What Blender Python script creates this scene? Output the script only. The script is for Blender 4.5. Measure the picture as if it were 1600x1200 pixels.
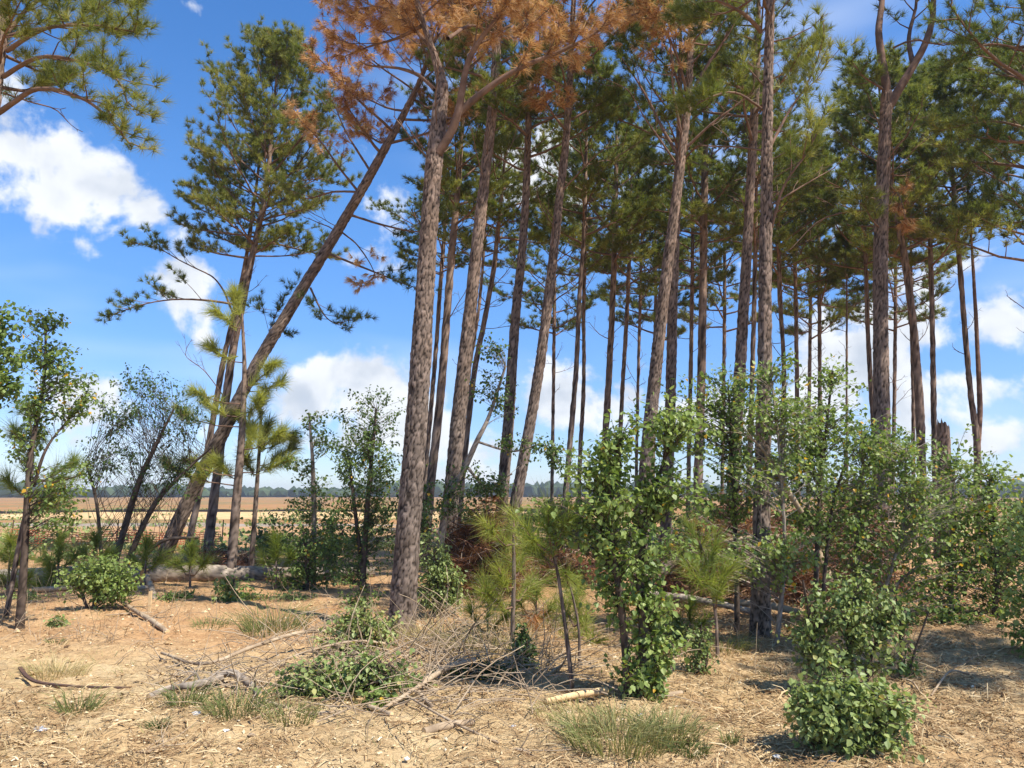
import bpy, math, random
import numpy as np
from mathutils import Vector

# ------------------------------------------------------------------ clear
for o in list(bpy.data.objects):
    bpy.data.objects.remove(o, do_unlink=True)
S = bpy.context.scene
COL = S.collection
R = math.radians

# ------------------------------------------------------------------ camera
CAM_H, PITCH, FPX = 1.6, R(8.1), 1208.0          # FPX: focal length in pixels of a 1600 px wide frame
cd = bpy.data.cameras.new('camera')
cd.sensor_width = 36.0
cd.lens = 36.0 * FPX / 1600.0
cd.clip_start, cd.clip_end = 0.05, 8000
cam = bpy.data.objects.new('camera', cd)
cam.location = (0, 0, CAM_H)
cam.rotation_euler = (R(90) + PITCH, 0, 0)
COL.objects.link(cam)
S.camera = cam

# ------------------------------------------------------------------ light and exposure
SUN_AZ, SUN_EL = R(124), R(55)                    # azimuth clockwise from +Y (the view direction)
to_sun = Vector((math.cos(SUN_EL) * math.sin(SUN_AZ), math.cos(SUN_EL) * math.cos(SUN_AZ), math.sin(SUN_EL)))
sl = bpy.data.lights.new('sun', 'SUN')
sl.energy, sl.angle, sl.color = 5.0, R(0.53), (1.0, 0.945, 0.85)
so = bpy.data.objects.new('sun', sl)
so.rotation_euler = to_sun.to_track_quat('Z', 'Y').to_euler()
so.location = (12, -6, 25)
COL.objects.link(so)

S.view_settings.view_transform = 'Standard'
S.view_settings.look = 'None'
S.view_settings.gamma = 1.0
S.view_settings.use_curve_mapping = False
S.view_settings.exposure = 0.70
S.render.engine = 'CYCLES'
S.cycles.max_bounces = 5
S.cycles.debug_use_spatial_splits = True
S.cycles.diffuse_bounces = 3
S.cycles.glossy_bounces = 2
S.cycles.transmission_bounces = 4
S.cycles.transparent_max_bounces = 6


def raydir(px, py):
    """unit-depth ray of the photograph's pixel (1600 x 1200): y component = 1"""
    x = (px - 800.0) / FPX
    u = (600.0 - py) / FPX
    dy = math.cos(PITCH) - u * math.sin(PITCH)
    dz = math.sin(PITCH) + u * math.cos(PITCH)
    return np.array([x / dy, 1.0, dz / dy])


def P(px, py, d):
    r = raydir(px, py) * d
    r[2] += CAM_H
    return r


# ---- sky: Nishita sky, clouds laid over it by direction (azimuth, elevation)
W = bpy.data.worlds.new('World')
S.world = W
W.use_nodes = True
W.cycles.sampling_method = 'NONE'
wn, wl = W.node_tree.nodes, W.node_tree.links
wn.clear()


def wnode(t, **k):
    n = wn.new(t)
    for a, b in k.items():
        setattr(n, a, b)
    return n


def wmath(op, a, b=None, c=None, clamp=False):
    n = wnode('ShaderNodeMath', operation=op, use_clamp=clamp)
    for i, v in enumerate((a, b, c)):
        if v is None:
            continue
        if isinstance(v, (int, float)):
            n.inputs[i].default_value = v
        else:
            wl.new(v, n.inputs[i])
    return n.outputs[0]


sky = wnode('ShaderNodeTexSky', sky_type='NISHITA', sun_disc=False, sun_elevation=SUN_EL, sun_rotation=SUN_AZ,
            altitude=30, air_density=1.0, dust_density=0.0, ozone_density=1.2)
skyc = wnode('ShaderNodeHueSaturation')
skyc.inputs['Saturation'].default_value = 1.24
skyc.inputs['Value'].default_value = 1.08
tintn = wnode('ShaderNodeMix', data_type='RGBA', blend_type='MULTIPLY')
tintn.inputs['Factor'].default_value = 1.0
tintn.inputs['B'].default_value = (0.95, 0.98, 1.1, 1)
wl.new(sky.outputs[0], tintn.inputs['A'])
wl.new(tintn.outputs['Result'], skyc.inputs['Color'])
tc = wnode('ShaderNodeTexCoord')
sep = wnode('ShaderNodeSeparateXYZ')
wl.new(tc.outputs['Generated'], sep.inputs[0])
az = wmath('ARCTAN2', sep.outputs[0], sep.outputs[1])
el = wmath('ARCSINE', sep.outputs[2])
# billow noise that lifts and eats the cloud edges
nz = wnode('ShaderNodeTexNoise', noise_dimensions='3D')
nz.inputs['Scale'].default_value = 7.0
nz.inputs['Detail'].default_value = 6.0
nz.inputs['Roughness'].default_value = 0.58
nz.inputs['Distortion'].default_value = 0.25
wl.new(tc.outputs['Generated'], nz.inputs['Vector'])
nz2 = wnode('ShaderNodeTexNoise', noise_dimensions='3D')
nz2.inputs['Scale'].default_value = 22.0
nz2.inputs['Detail'].default_value = 5.0
nz2.inputs['Roughness'].default_value = 0.55
wl.new(tc.outputs['Generated'], nz2.inputs['Vector'])
comb = wnode('ShaderNodeCombineXYZ')
wl.new(az, comb.inputs[0])
wl.new(el, comb.inputs[1])


def px_azel(px, py):
    d = raydir(px, py)
    d = d / np.linalg.norm(d)
    return math.atan2(d[0], d[1]), math.asin(d[2])


# x, y, rx, ry in photograph pixels, tilt in degrees, strength
CL = [(30, 230, 140, 78, -22, 1.06), (130, 265, 130, 62, -28, 1.05), (225, 325, 72, 42, -25, 1.0), (95, 300, 70, 40, -30, .8),
      (70, 365, 30, 14, 0, .45), (128, 380, 20, 18, 0, .5),
      (285, 455, 85, 60, -40, .95), (335, 520, 80, 45, -15, .8),
      (120, 625, 85, 58, 0, 1.0), (40, 640, 60, 50, 0, .8), (150, 690, 120, 40, 0, .5),
      (575, 595, 95, 62, 0, 1.1), (470, 620, 85, 58, 0, 1.0), (640, 650, 100, 70, 0, .9), (520, 690, 150, 40, 0, .5),
      (880, 620, 75, 72, 0, 1.1), (965, 635, 90, 60, 0, 1.05), (770, 710, 110, 75, 0, .9), (870, 740, 150, 40, 0, .5),
      (1330, 570, 105, 110, 0, 1.1), (1420, 640, 90, 60, 0, 1.0), (1240, 650, 110, 70, 0, .85),
      (1580, 505, 85, 60, 10, 1.0), (1430, 520, 95, 45, -25, .8), (1520, 600, 90, 36, -8, .9), (1550, 690, 75, 45, 0, .8), (1590, 765, 130, 40, 0, .75),
      (1450, 440, 90, 60, 0, .55), (625, 300, 95, 90, 20, .9), (560, 395, 70, 35, 20, .8), (870, 260, 95, 110, 0, .9), (960, 290, 60, 70, 0, .7),
      (620, 420, 70, 40, 10, .7), (300, 8, 55, 12, 5, .35), (1350, 330, 120, 70, 0, .5), (1120, 640, 90, 60, 0, .8)]
clouds = []
for (x, y, rx, ry, tl, s) in CL:
    a, e = px_azel(x, y)
    clouds.append((a, e, rx / FPX, ry / FPX, R(tl), s))
_r = random.Random(5)
for i in range(10):                                # the same kind of sky goes on round the rest of the horizon
    a = R(44 + 272 * (i + _r.random()) / 10)
    e = R(_r.choice([6, 8, 10, 14, 22, 30]))
    clouds.append((a if a < math.pi else a - 2 * math.pi, e, R(_r.uniform(5, 9)), R(_r.uniform(2.6, 4.5)), 0, _r.uniform(.8, 1.1)))
dens = None
for (a, e, rx, ry, tl, s) in clouds:
    mp = wnode('ShaderNodeMapping', vector_type='TEXTURE')
    mp.inputs['Location'].default_value = (a, e, 0)
    mp.inputs['Rotation'].default_value = (0, 0, tl)
    mp.inputs['Scale'].default_value = (rx, ry, 1)
    wl.new(comb.outputs[0], mp.inputs['Vector'])
    ln = wnode('ShaderNodeVectorMath', operation='LENGTH')
    wl.new(mp.outputs[0], ln.inputs[0])
    v = wmath('MULTIPLY_ADD', ln.outputs['Value'], -0.72 * s, s)
    if dens is None:
        dens = v
    else:
        n = wnode('ShaderNodeMath', operation='SMOOTH_MAX')
        n.inputs[2].default_value = 0.16
        wl.new(dens, n.inputs[0])
        wl.new(v, n.inputs[1])
        dens = n.outputs[0]
n1 = wmath('MULTIPLY_ADD', nz.outputs['Fac'], 2.7, -1.35)
n2 = wmath('MULTIPLY_ADD', nz2.outputs['Fac'], 1.3, -0.65)
d1 = wmath('ADD', dens, n1)
d2 = wmath('ADD', d1, n2)
mask = wnode('ShaderNodeMapRange', interpolation_type='SMOOTHSTEP')
mask.inputs['From Min'].default_value = 0.38
mask.inputs['From Max'].default_value = 0.80
wl.new(d2, mask.inputs['Value'])
# thick parts of a cloud are greyer than its sunny rims, lumps by the finer noise
thick = wnode('ShaderNodeMapRange', interpolation_type='SMOOTHSTEP')
thick.inputs['From Min'].default_value = 0.55
thick.inputs['From Max'].default_value = 1.45
wl.new(d2, thick.inputs['Value'])
lump = wnode('ShaderNodeMapRange', interpolation_type='SMOOTHSTEP')
lump.inputs['From Min'].default_value = 0.38
lump.inputs['From Max'].default_value = 0.62
wl.new(nz2.outputs['Fac'], lump.inputs['Value'])
# billows: the side of a lump that faces the sun is whiter than the side that faces away
shift = wnode('ShaderNodeVectorMath', operation='ADD')
shift.inputs[1].default_value = (0.016, -0.006, 0.034)
wl.new(tc.outputs['Generated'], shift.inputs[0])
nz3 = wnode('ShaderNodeTexNoise', noise_dimensions='3D')
nz3.inputs['Scale'].default_value = 7.0
nz3.inputs['Detail'].default_value = 4.0
nz3.inputs['Roughness'].default_value = 0.58
nz3.inputs['Distortion'].default_value = 0.25
wl.new(shift.outputs[0], nz3.inputs['Vector'])
emb = wmath('SUBTRACT', nz3.outputs['Fac'], nz.outputs['Fac'])
embr = wnode('ShaderNodeMapRange', interpolation_type='SMOOTHSTEP')
embr.inputs['From Min'].default_value = -0.10
embr.inputs['From Max'].default_value = 0.12
wl.new(emb, embr.inputs['Value'])
sh0 = wmath('MULTIPLY', thick.outputs[0], wmath('MULTIPLY_ADD', lump.outputs[0], -0.45, 1.0))
shade = wmath('ADD', wmath('MULTIPLY', embr.outputs[0], 0.62), wmath('MULTIPLY', sh0, 0.55), clamp=True)
ccol = wnode('ShaderNodeMix', data_type='RGBA')
ccol.inputs['A'].default_value = (5.9, 6.0, 6.1, 1)
ccol.inputs['B'].default_value = (3.1, 3.5, 4.1, 1)
wl.new(shade, ccol.inputs['Factor'])
# thin high cirrus
cz = wnode('ShaderNodeTexNoise', noise_dimensions='3D')
cz.inputs['Scale'].default_value = 1.0
cz.inputs['Detail'].default_value = 3.0
cmap = wnode('ShaderNodeMapping')
cmap.inputs['Scale'].default_value = (2.2, 3.0, 9.0)
cmap.inputs['Rotation'].default_value = (0.0, 0.25, 0.0)
wl.new(tc.outputs['Generated'], cmap.inputs['Vector'])
wl.new(cmap.outputs[0], cz.inputs['Vector'])
cir = wnode('ShaderNodeMapRange', interpolation_type='SMOOTHSTEP')
cir.inputs['From Min'].default_value = 0.46
cir.inputs['From Max'].default_value = 0.78
cir.inputs['To Max'].default_value = 0.34
wl.new(cz.outputs['Fac'], cir.inputs['Value'])
band = wnode('ShaderNodeMapRange', interpolation_type='SMOOTHSTEP')
band.inputs['From Min'].default_value = 0.0
band.inputs['From Max'].default_value = 0.42
wl.new(el, band.inputs['Value'])
bcol = wnode('ShaderNodeMix', data_type='RGBA')
bcol.inputs['A'].default_value = (0.52, 0.60, 0.76, 1)
bcol.inputs['B'].default_value = (1.0, 1.0, 1.0, 1)
wl.new(band.outputs[0], bcol.inputs['Factor'])
skyb = wnode('ShaderNodeVectorMath', operation='MULTIPLY')
wl.new(skyc.outputs[0], skyb.inputs[0])
wl.new(bcol.outputs['Result'], skyb.inputs[1])
m1 = wnode('ShaderNodeMix', data_type='RGBA')
wl.new(cir.outputs[0], m1.inputs['Factor'])
wl.new(skyb.outputs[0], m1.inputs['A'])
m1.inputs['B'].default_value = (5.6, 6.2, 7.2, 1)
m2 = wnode('ShaderNodeMix', data_type='RGBA')
wl.new(wmath('MULTIPLY', mask.outputs[0], 0.94), m2.inputs['Factor'])
wl.new(m1.outputs['Result'], m2.inputs['A'])
wl.new(ccol.outputs['Result'], m2.inputs['B'])
bg = wnode('ShaderNodeBackground')
bg.inputs['Strength'].default_value = 0.115
wl.new(m2.outputs['Result'], bg.inputs['Color'])
wo = wnode('ShaderNodeOutputWorld')
wl.new(bg.outputs[0], wo.inputs[0])

# ------------------------------------------------------------------ materials
MATS = {}


def material(name, build):
    m = bpy.data.materials.new(name)
    m.use_nodes = True
    m.node_tree.nodes.clear()
    build(m.node_tree)
    MATS[name] = m
    return m


def N(t, kind, **k):
    n = t.nodes.new(kind)
    for a, b in k.items():
        if a in n.inputs:
            n.inputs[a].default_value = b
        else:
            setattr(n, a, b)
    return n


def ramp(t, fac, stops):
    n = t.nodes.new('ShaderNodeValToRGB')
    e = n.color_ramp.elements
    while len(e) < len(stops):
        e.new(0.5)
    for i, (p, c) in enumerate(stops):
        e[i].position = p
        e[i].color = (c[0], c[1], c[2], 1)
    t.links.new(fac, n.inputs[0])
    return n.outputs[0]


def attr(t, name):
    n = t.nodes.new('ShaderNodeAttribute')
    n.attribute_name = name
    return n.outputs['Fac']


def finish(t, col, rough=0.8, spec=0.2, bump=None, translucent=0.0, tcol=None):
    p = N(t, 'ShaderNodeBsdfPrincipled', Roughness=rough)
    p.inputs['Specular IOR Level'].default_value = spec
    if isinstance(col, tuple):
        p.inputs['Base Color'].default_value = (*col, 1)
    else:
        t.links.new(col, p.inputs['Base Color'])
    if bump is not None:
        h, st, ds = bump
        b = N(t, 'ShaderNodeBump', Strength=st, Distance=ds)
        t.links.new(h, b.inputs['Height'])
        t.links.new(b.outputs[0], p.inputs['Normal'])
    out = N(t, 'ShaderNodeOutputMaterial')
    sh = p.outputs[0]
    if translucent > 0:
        tr = N(t, 'ShaderNodeBsdfTranslucent')
        src = tcol if tcol is not None else col
        if isinstance(src, tuple):
            tr.inputs[0].default_value = (*src, 1)
        else:
            t.links.new(src, tr.inputs[0])
        mx = N(t, 'ShaderNodeMixShader')
        mx.inputs[0].default_value = translucent
        t.links.new(sh, mx.inputs[1])
        t.links.new(tr.outputs[0], mx.inputs[2])
        sh = mx.outputs[0]
    t.links.new(sh, out.inputs[0])


def noise(t, scale, detail=6, rough=0.6, coord='Object', dist=0.0, vec=None):
    n = N(t, 'ShaderNodeTexNoise', Scale=scale, Detail=detail, Roughness=rough, Distortion=dist)
    c = N(t, 'ShaderNodeTexCoord')
    t.links.new(vec if vec is not None else c.outputs[coord], n.inputs['Vector'])
    return n.outputs['Fac']


def mixc(t, fac, a, b, blend='MIX'):
    m = N(t, 'ShaderNodeMix', data_type='RGBA', blend_type=blend)
    for sock, v in (('Factor', fac), ('A', a), ('B', b)):
        if isinstance(v, tuple):
            m.inputs[sock].default_value = (*v, 1)
        elif isinstance(v, (int, float)):
            m.inputs[sock].default_value = v
        else:
            t.links.new(v, m.inputs[sock])
    return m.outputs['Result']


def bark_build(lo, hi, hi2):
    def f(t):
        pl = attr(t, 'plate')
        low = ramp(t, pl, [(0.0, lo), (0.35, tuple(.45 * a + .55 * b for a, b in zip(lo, hi))), (0.8, hi), (1.0, tuple(min(1, c * 1.25) for c in hi))])
        up = ramp(t, pl, [(0.0, tuple(c * 1.1 for c in lo)), (0.35, tuple(.4 * a + .6 * b for a, b in zip(lo, hi2))), (0.8, hi2), (1.0, tuple(min(1, c * 1.25) for c in hi2))])
        c = mixc(t, attr(t, 'hgt'), low, up)
        n = noise(t, 9.0, 5)
        c = mixc(t, 0.6, c, ramp(t, n, [(0.3, (0.55, 0.52, 0.5)), (0.7, (1.25, 1.2, 1.15))]), 'MULTIPLY')
        nb = noise(t, 1.3, 4, 0.6, dist=0.8)
        c = mixc(t, 0.8, c, ramp(t, nb, [(0.3, (0.72, 0.66, 0.60)), (0.5, (1.0, 0.97, 0.95)), (0.68, (1.12, 1.14, 1.12))]), 'MULTIPLY')
        n2 = noise(t, 120.0, 4)
        finish(t, c, 0.9, 0.12, (n2, 0.5, 0.006))
    return f


material('pine_bark', bark_build((0.020, 0.015, 0.012), (0.235, 0.188, 0.155), (0.285, 0.20, 0.15)))
material('pale_bark', bark_build((0.12, 0.10, 0.08), (0.36, 0.31, 0.25), (0.36, 0.31, 0.25)))
material('dark_bark', bark_build((0.035, 0.028, 0.022), (0.13, 0.10, 0.08), (0.12, 0.09, 0.07)))


def limb_build(t):
    n = noise(t, 6.0, 5)
    n2 = noise(t, 60.0, 4)
    c = ramp(t, n, [(0.3, (0.11, 0.07, 0.05)), (0.55, (0.19, 0.115, 0.08)), (0.75, (0.28, 0.19, 0.14))])
    finish(t, c, 0.9, 0.1, (n2, 0.5, 0.005))


material('limb_bark', limb_build)


def deadwood(t):
    n = noise(t, 5.0, 5)
    n2 = noise(t, 70.0, 4)
    c = ramp(t, n, [(0.3, (0.19, 0.135, 0.088)), (0.5, (0.35, 0.26, 0.17)), (0.75, (0.53, 0.425, 0.295))])
    finish(t, c, 0.9, 0.1, (n2, 0.5, 0.004))


material('dead_wood', deadwood)
material('cut_wood', lambda t: finish(t, ramp(t, noise(t, 40, 3), [(0.3, (0.55, 0.38, 0.19)), (0.7, (0.68, 0.5, 0.28))]), 0.8, 0.1))


def tinted(stops, tr, rough=0.5, spec=0.3, boost=1.5):
    def f(t):
        c = ramp(t, attr(t, 'tint'), stops)
        tc_ = mixc(t, 1.0, c, (boost, boost * 1.02, boost * 0.6), 'MULTIPLY')
        finish(t, c, rough, spec, None, tr, tc_)
    return f


material('pine_needles', tinted([(0.0, (0.040, 0.066, 0.018)), (0.4, (0.105, 0.135, 0.028)), (0.75, (0.205, 0.22, 0.048)), (1.0, (0.33, 0.30, 0.085))], 0.42))
material('young_needles', tinted([(0.0, (0.09, 0.14, 0.03)), (0.5, (0.22, 0.26, 0.05)), (1.0, (0.36, 0.36, 0.09))], 0.5))
material('brown_needles', tinted([(0.0, (0.15, 0.06, 0.024)), (0.4, (0.36, 0.16, 0.060)), (0.7, (0.54, 0.30, 0.135)), (1.0, (0.68, 0.47, 0.27))], 0.3, 0.6, 0.2, 1.2))
material('tan_needles', tinted([(0.0, (0.2, 0.13, 0.05)), (0.5, (0.38, 0.27, 0.10)), (1.0, (0.55, 0.42, 0.2))], 0.3, 0.6, 0.2, 1.2))
material('broad_leaves', tinted([(0.0, (0.042, 0.078, 0.022)), (0.35, (0.115, 0.175, 0.042)), (0.75, (0.225, 0.295, 0.078)), (0.95, (0.33, 0.39, 0.13)), (1.0, (0.6, 0.36, 0.04))], 0.35, 0.45, 0.3))
material('grey_leaves', tinted([(0.0, (0.07, 0.115, 0.04)), (0.5, (0.215, 0.275, 0.085)), (0.9, (0.36, 0.405, 0.15)), (1.0, (0.45, 0.36, 0.12))], 0.28, 0.45, 0.3))
material('grass', tinted([(0.0, (0.07, 0.10, 0.03)), (0.45, (0.17, 0.20, 0.065)), (0.7, (0.33, 0.29, 0.12)), (1.0, (0.55, 0.44, 0.24))], 0.25, 0.6, 0.2, 1.2))
material('litter', tinted([(0.0, (0.085, 0.048, 0.026)), (0.3, (0.27, 0.165, 0.08)), (0.65, (0.48, 0.345, 0.18)), (0.9, (0.64, 0.51, 0.31)), (1.0, (0.7, 0.6, 0.44))], 0.0, 0.85, 0.1))
material('brush_twigs', tinted([(0.0, (0.06, 0.028, 0.018)), (0.5, (0.19, 0.085, 0.05)), (0.85, (0.30, 0.17, 0.105)), (1.0, (0.46, 0.36, 0.27))], 0.0, 0.9, 0.1))


def ground_build(t):
    geo = N(t, 'ShaderNodeNewGeometry')
    pos = geo.outputs['Position']
    big = noise(t, 0.32, 5, 0.6, vec=pos, dist=0.4)
    mid = noise(t, 2.3, 6, 0.65, vec=pos)
    fine = noise(t, 26.0, 6, 0.7, vec=pos)
    c = ramp(t, big, [(0.30, (0.42, 0.25, 0.12)), (0.45, (0.50, 0.355, 0.185)), (0.60, (0.58, 0.45, 0.26)), (0.75, (0.46, 0.345, 0.185))])
    c2 = ramp(t, mid, [(0.32, (0.27, 0.17, 0.085)), (0.5, (0.50, 0.35, 0.185)), (0.7, (0.63, 0.50, 0.30))])
    c = mixc(t, 0.55, c, c2)
    # red clay farther under the trees on the left
    se = N(t, 'ShaderNodeSeparateXYZ')
    t.links.new(pos, se.inputs[0])
    mr = N(t, 'ShaderNodeMapRange', interpolation_type='SMOOTHSTEP')
    mr.inputs['From Min'].default_value = 7.0
    mr.inputs['From Max'].default_value = 9.5
    mr.inputs['To Max'].default_value = 0.55
    t.links.new(se.outputs[1], mr.inputs['Value'])
    c = mixc(t, mr.outputs[0], c, mixc(t, mid, (0.34, 0.155, 0.068), (0.47, 0.25, 0.12)))
    c = mixc(t, 0.75, c, ramp(t, fine, [(0.28, (0.42, 0.38, 0.34)), (0.5, (0.95, 0.93, 0.9)), (0.75, (1.3, 1.27, 1.2))]), 'MULTIPLY')
    finish(t, c, 0.95, 0.08, (fine, 0.9, 0.03))


material('ground', ground_build)


def field_build(t):
    geo = N(t, 'ShaderNodeNewGeometry')
    pos = geo.outputs['Position']
    a = noise(t, 0.045, 8, 0.7, vec=pos)
    b = noise(t, 0.9, 6, 0.7, vec=pos)
    c = ramp(t, a, [(0.35, (0.28, 0.135, 0.06)), (0.45, (0.38, 0.205, 0.09)), (0.55, (0.22, 0.17, 0.075)), (0.65, (0.36, 0.20, 0.09))])
    c = mixc(t, 0.5, c, ramp(t, b, [(0.3, (0.6, 0.55, 0.5)), (0.7, (1.25, 1.2, 1.15))]), 'MULTIPLY')
    finish(t, c, 0.95, 0.05, (b, 0.6, 0.1))


material('field', field_build)


def sand_build(t):
    geo = N(t, 'ShaderNodeNewGeometry')
    pos = geo.outputs['Position']
    b = noise(t, 0.35, 8, 0.75, vec=pos)
    c = ramp(t, b, [(0.3, (0.42, 0.26, 0.12)), (0.55, (0.58, 0.39, 0.19)), (0.75, (0.68, 0.50, 0.28))])
    finish(t, c, 0.95, 0.05, (b, 0.5, 0.1))


material('sand', sand_build)
material('grey_earth', lambda t: finish(t, ramp(t, noise(t, 0.6, 6), [(0.3, (0.20, 0.16, 0.125)), (0.7, (0.36, 0.29, 0.22))]), 0.95, 0.05))
material('black_plastic', lambda t: finish(t, ramp(t, noise(t, 3, 3), [(0.3, (0.02, 0.02, 0.02)), (0.7, (0.05, 0.045, 0.04))]), 0.6, 0.3))
material('orange_plastic', lambda t: finish(t, ramp(t, noise(t, 3, 3), [(0.3, (0.55, 0.13, 0.055)), (0.7, (0.68, 0.20, 0.09))]), 0.6, 0.3, None, 0.2))
material('rusty_metal', lambda t: finish(t, ramp(t, noise(t, 9, 5), [(0.3, (0.05, 0.03, 0.025)), (0.6, (0.11, 0.06, 0.04)), (0.8, (0.2, 0.11, 0.06))]), 0.7, 0.3))
material('white_paper', lambda t: finish(t, ramp(t, noise(t, 25, 4), [(0.3, (0.66, 0.65, 0.6)), (0.7, (0.82, 0.82, 0.8))]), 0.6, 0.3, None, 0.1))
material('clear_plastic', lambda t: finish(t, ramp(t, noise(t, 30, 4), [(0.35, (0.25, 0.28, 0.3)), (0.65, (0.75, 0.78, 0.82))]), 0.25, 0.6))
material('far_trees', tinted([(0.0, (0.03, 0.045, 0.025)), (1.0, (0.075, 0.10, 0.045))], 0.0, 0.9, 0.05))

# ------------------------------------------------------------------ mesh helpers
RNG = np.random.default_rng(11)


def unit(v):
    return v / np.maximum(np.linalg.norm(v, axis=-1, keepdims=True), 1e-9)


def make_mesh(name, V, F, attrs=None, mat=None, smooth=False):
    V = np.ascontiguousarray(V, dtype=np.float32)
    F = np.ascontiguousarray(F, dtype=np.int32)
    k = F.shape[1]
    me = bpy.data.meshes.new(name)
    me.vertices.add(len(V))
    me.vertices.foreach_set('co', V.ravel())
    me.loops.add(F.size)
    me.loops.foreach_set('vertex_index', F.ravel())
    me.polygons.add(len(F))
    me.polygons.foreach_set('loop_start', np.arange(0, F.size, k, dtype=np.int32))
    me.polygons.foreach_set('loop_total', np.full(len(F), k, dtype=np.int32))
    me.polygons.foreach_set('use_smooth', np.full(len(F), smooth, dtype=bool))
    for an, av in (attrs or {}).items():
        a = me.attributes.new(an, 'FLOAT', 'POINT')
        a.data.foreach_set('value', np.ascontiguousarray(av, dtype=np.float32))
    me.update()
    if mat:
        me.materials.append(MATS[mat])
    return me


def obj(name, me, parent=None, loc=None, **props):
    o = bpy.data.objects.new(name, me)
    if loc is not None:
        o.location = loc
    COL.objects.link(o)
    if parent is not None:
        o.parent = parent
    for k, v in props.items():
        o[k] = v
    return o


def thing(name, label, cat, loc, group=None):
    o = obj(name, None, None, [float(c) for c in loc], label=label, category=cat)
    o.empty_display_size = 0.2
    if group:
        o['group'] = group
    return o


def hash3(ix, iy, s):
    h = (ix.astype(np.int64) * 374761393 + iy.astype(np.int64) * 668265263 + s * 1274126177) & 0x7fffffff
    h = ((h ^ (h >> 13)) * 1103515245) & 0x7fffffff
    return ((h ^ (h >> 16)) & 0xffffff) / float(0xffffff)


def vnoise(x, y, s=0):
    ix, iy = np.floor(x), np.floor(y)
    fx, fy = x - ix, y - iy
    fx, fy = fx * fx * (3 - 2 * fx), fy * fy * (3 - 2 * fy)
    a, b = hash3(ix, iy, s), hash3(ix + 1, iy, s)
    c, d = hash3(ix, iy + 1, s), hash3(ix + 1, iy + 1, s)
    return (a * (1 - fx) + b * fx) * (1 - fy) + (c * (1 - fx) + d * fx) * fy


def cells(u, v, nu, s=0):
    """2-D cellular noise, wrapping after nu cells in u: returns F2-F1 and a per-cell random value"""
    iu, iv = np.floor(u), np.floor(v)
    f1 = np.full(u.shape, 9.0)
    f2 = np.full(u.shape, 9.0)
    cid = np.zeros(u.shape)
    for du in (-1, 0, 1):
        for dv in (-1, 0, 1):
            cu, cv = iu + du, iv + dv
            w = np.mod(cu, nu)
            jx, jy, rv = hash3(w, cv, s), hash3(w, cv, s + 7), hash3(w, cv, s + 13)
            d = np.hypot(cu + jx - u, cv + jy - v)
            near = d < f1
            f2 = np.where(near, f1, np.minimum(f2, d))
            cid = np.where(near, rv, cid)
            f1 = np.where(near, d, f1)
    return f2 - f1, cid


def smoothpath(pts, n):
    """Catmull-Rom through pts (k,m), n samples by chord length"""
    p = np.asarray(pts, float)
    if len(p) == 2:
        t = np.linspace(0, 1, n)[:, None]
        return p[0] * (1 - t) + p[1] * t
    q = np.vstack([2 * p[0] - p[1], p, 2 * p[-1] - p[-2]])
    seg = np.linalg.norm(np.diff(p[:, :3], axis=0), axis=1)
    cum = np.concatenate([[0], np.cumsum(seg)])
    s = np.linspace(0, cum[-1], n)
    i = np.clip(np.searchsorted(cum, s, side='right') - 1, 0, len(p) - 2)
    t = ((s - cum[i]) / np.maximum(seg[i], 1e-9))[:, None]
    a, b, c, d = q[i], q[i + 1], q[i + 2], q[i + 3]
    return 0.5 * (2 * b + (c - a) * t + (2 * a - 5 * b + 4 * c - d) * t ** 2 + (3 * b - a - 3 * c + d) * t ** 3)


def frames(pts):
    t = np.gradient(pts, axis=-2)
    t = unit(t)
    mean = unit(t.mean(axis=-2, keepdims=True))
    ref = np.where(np.abs(mean[..., 2:3]) > 0.7, np.array([1.0, 0, 0]), np.array([0, 0, 1.0]))
    u = unit(ref - (ref * t).sum(-1, keepdims=True) * t)
    return t, u, np.cross(t, u)


class Tubes:
    """many tapered tubes, one mesh"""

    def __init__(self):
        self.g = {}

    def add(self, pts, rad, sides=5, tint=0.5):
        pts = np.asarray(pts, float)
        rad = np.asarray(rad, float)
        self.g.setdefault((len(pts), sides), []).append((pts, rad, tint))

    def arrays(self):
        V, F, T, off = [], [], [], 0
        for (n, s), lst in self.g.items():
            p = np.stack([a[0] for a in lst])
            r = np.stack([a[1] for a in lst])
            tn = np.array([a[2] for a in lst])
            _, u, w = frames(p)
            th = np.linspace(0, 2 * np.pi, s, endpoint=False)
            v = p[:, :, None] + r[:, :, None, None] * (u[:, :, None] * np.cos(th)[None, None, :, None] + w[:, :, None] * np.sin(th)[None, None, :, None])
            B = len(lst)
            V.append(v.reshape(-1, 3))
            T.append(np.repeat(tn, n * s))
            base = np.arange(B)[:, None, None] * (n * s) + off
            i = np.arange(n - 1)[None, :, None] * s
            j = np.arange(s)[None, None, :]
            j2 = (j + 1) % s
            f = np.stack([base + i + j, base + i + j2, base + i + s + j2, base + i + s + j], -1)
            F.append(f.reshape(-1, 4))
            off += B * n * s
        return np.concatenate(V), np.concatenate(F), np.concatenate(T)

    def build(self, name, mat, parent=None, origin=(0, 0, 0), **props):
        if not self.g:
            return None
        V, F, T = self.arrays()
        me = make_mesh(name, V - np.asarray(origin), F, {'tint': T, 'plate': np.clip(T, 0, 1) * 0.8 + 0.1, 'hgt': T * 0 + 0.5}, mat, True)
        return obj(name, me, parent, **props)


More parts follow.
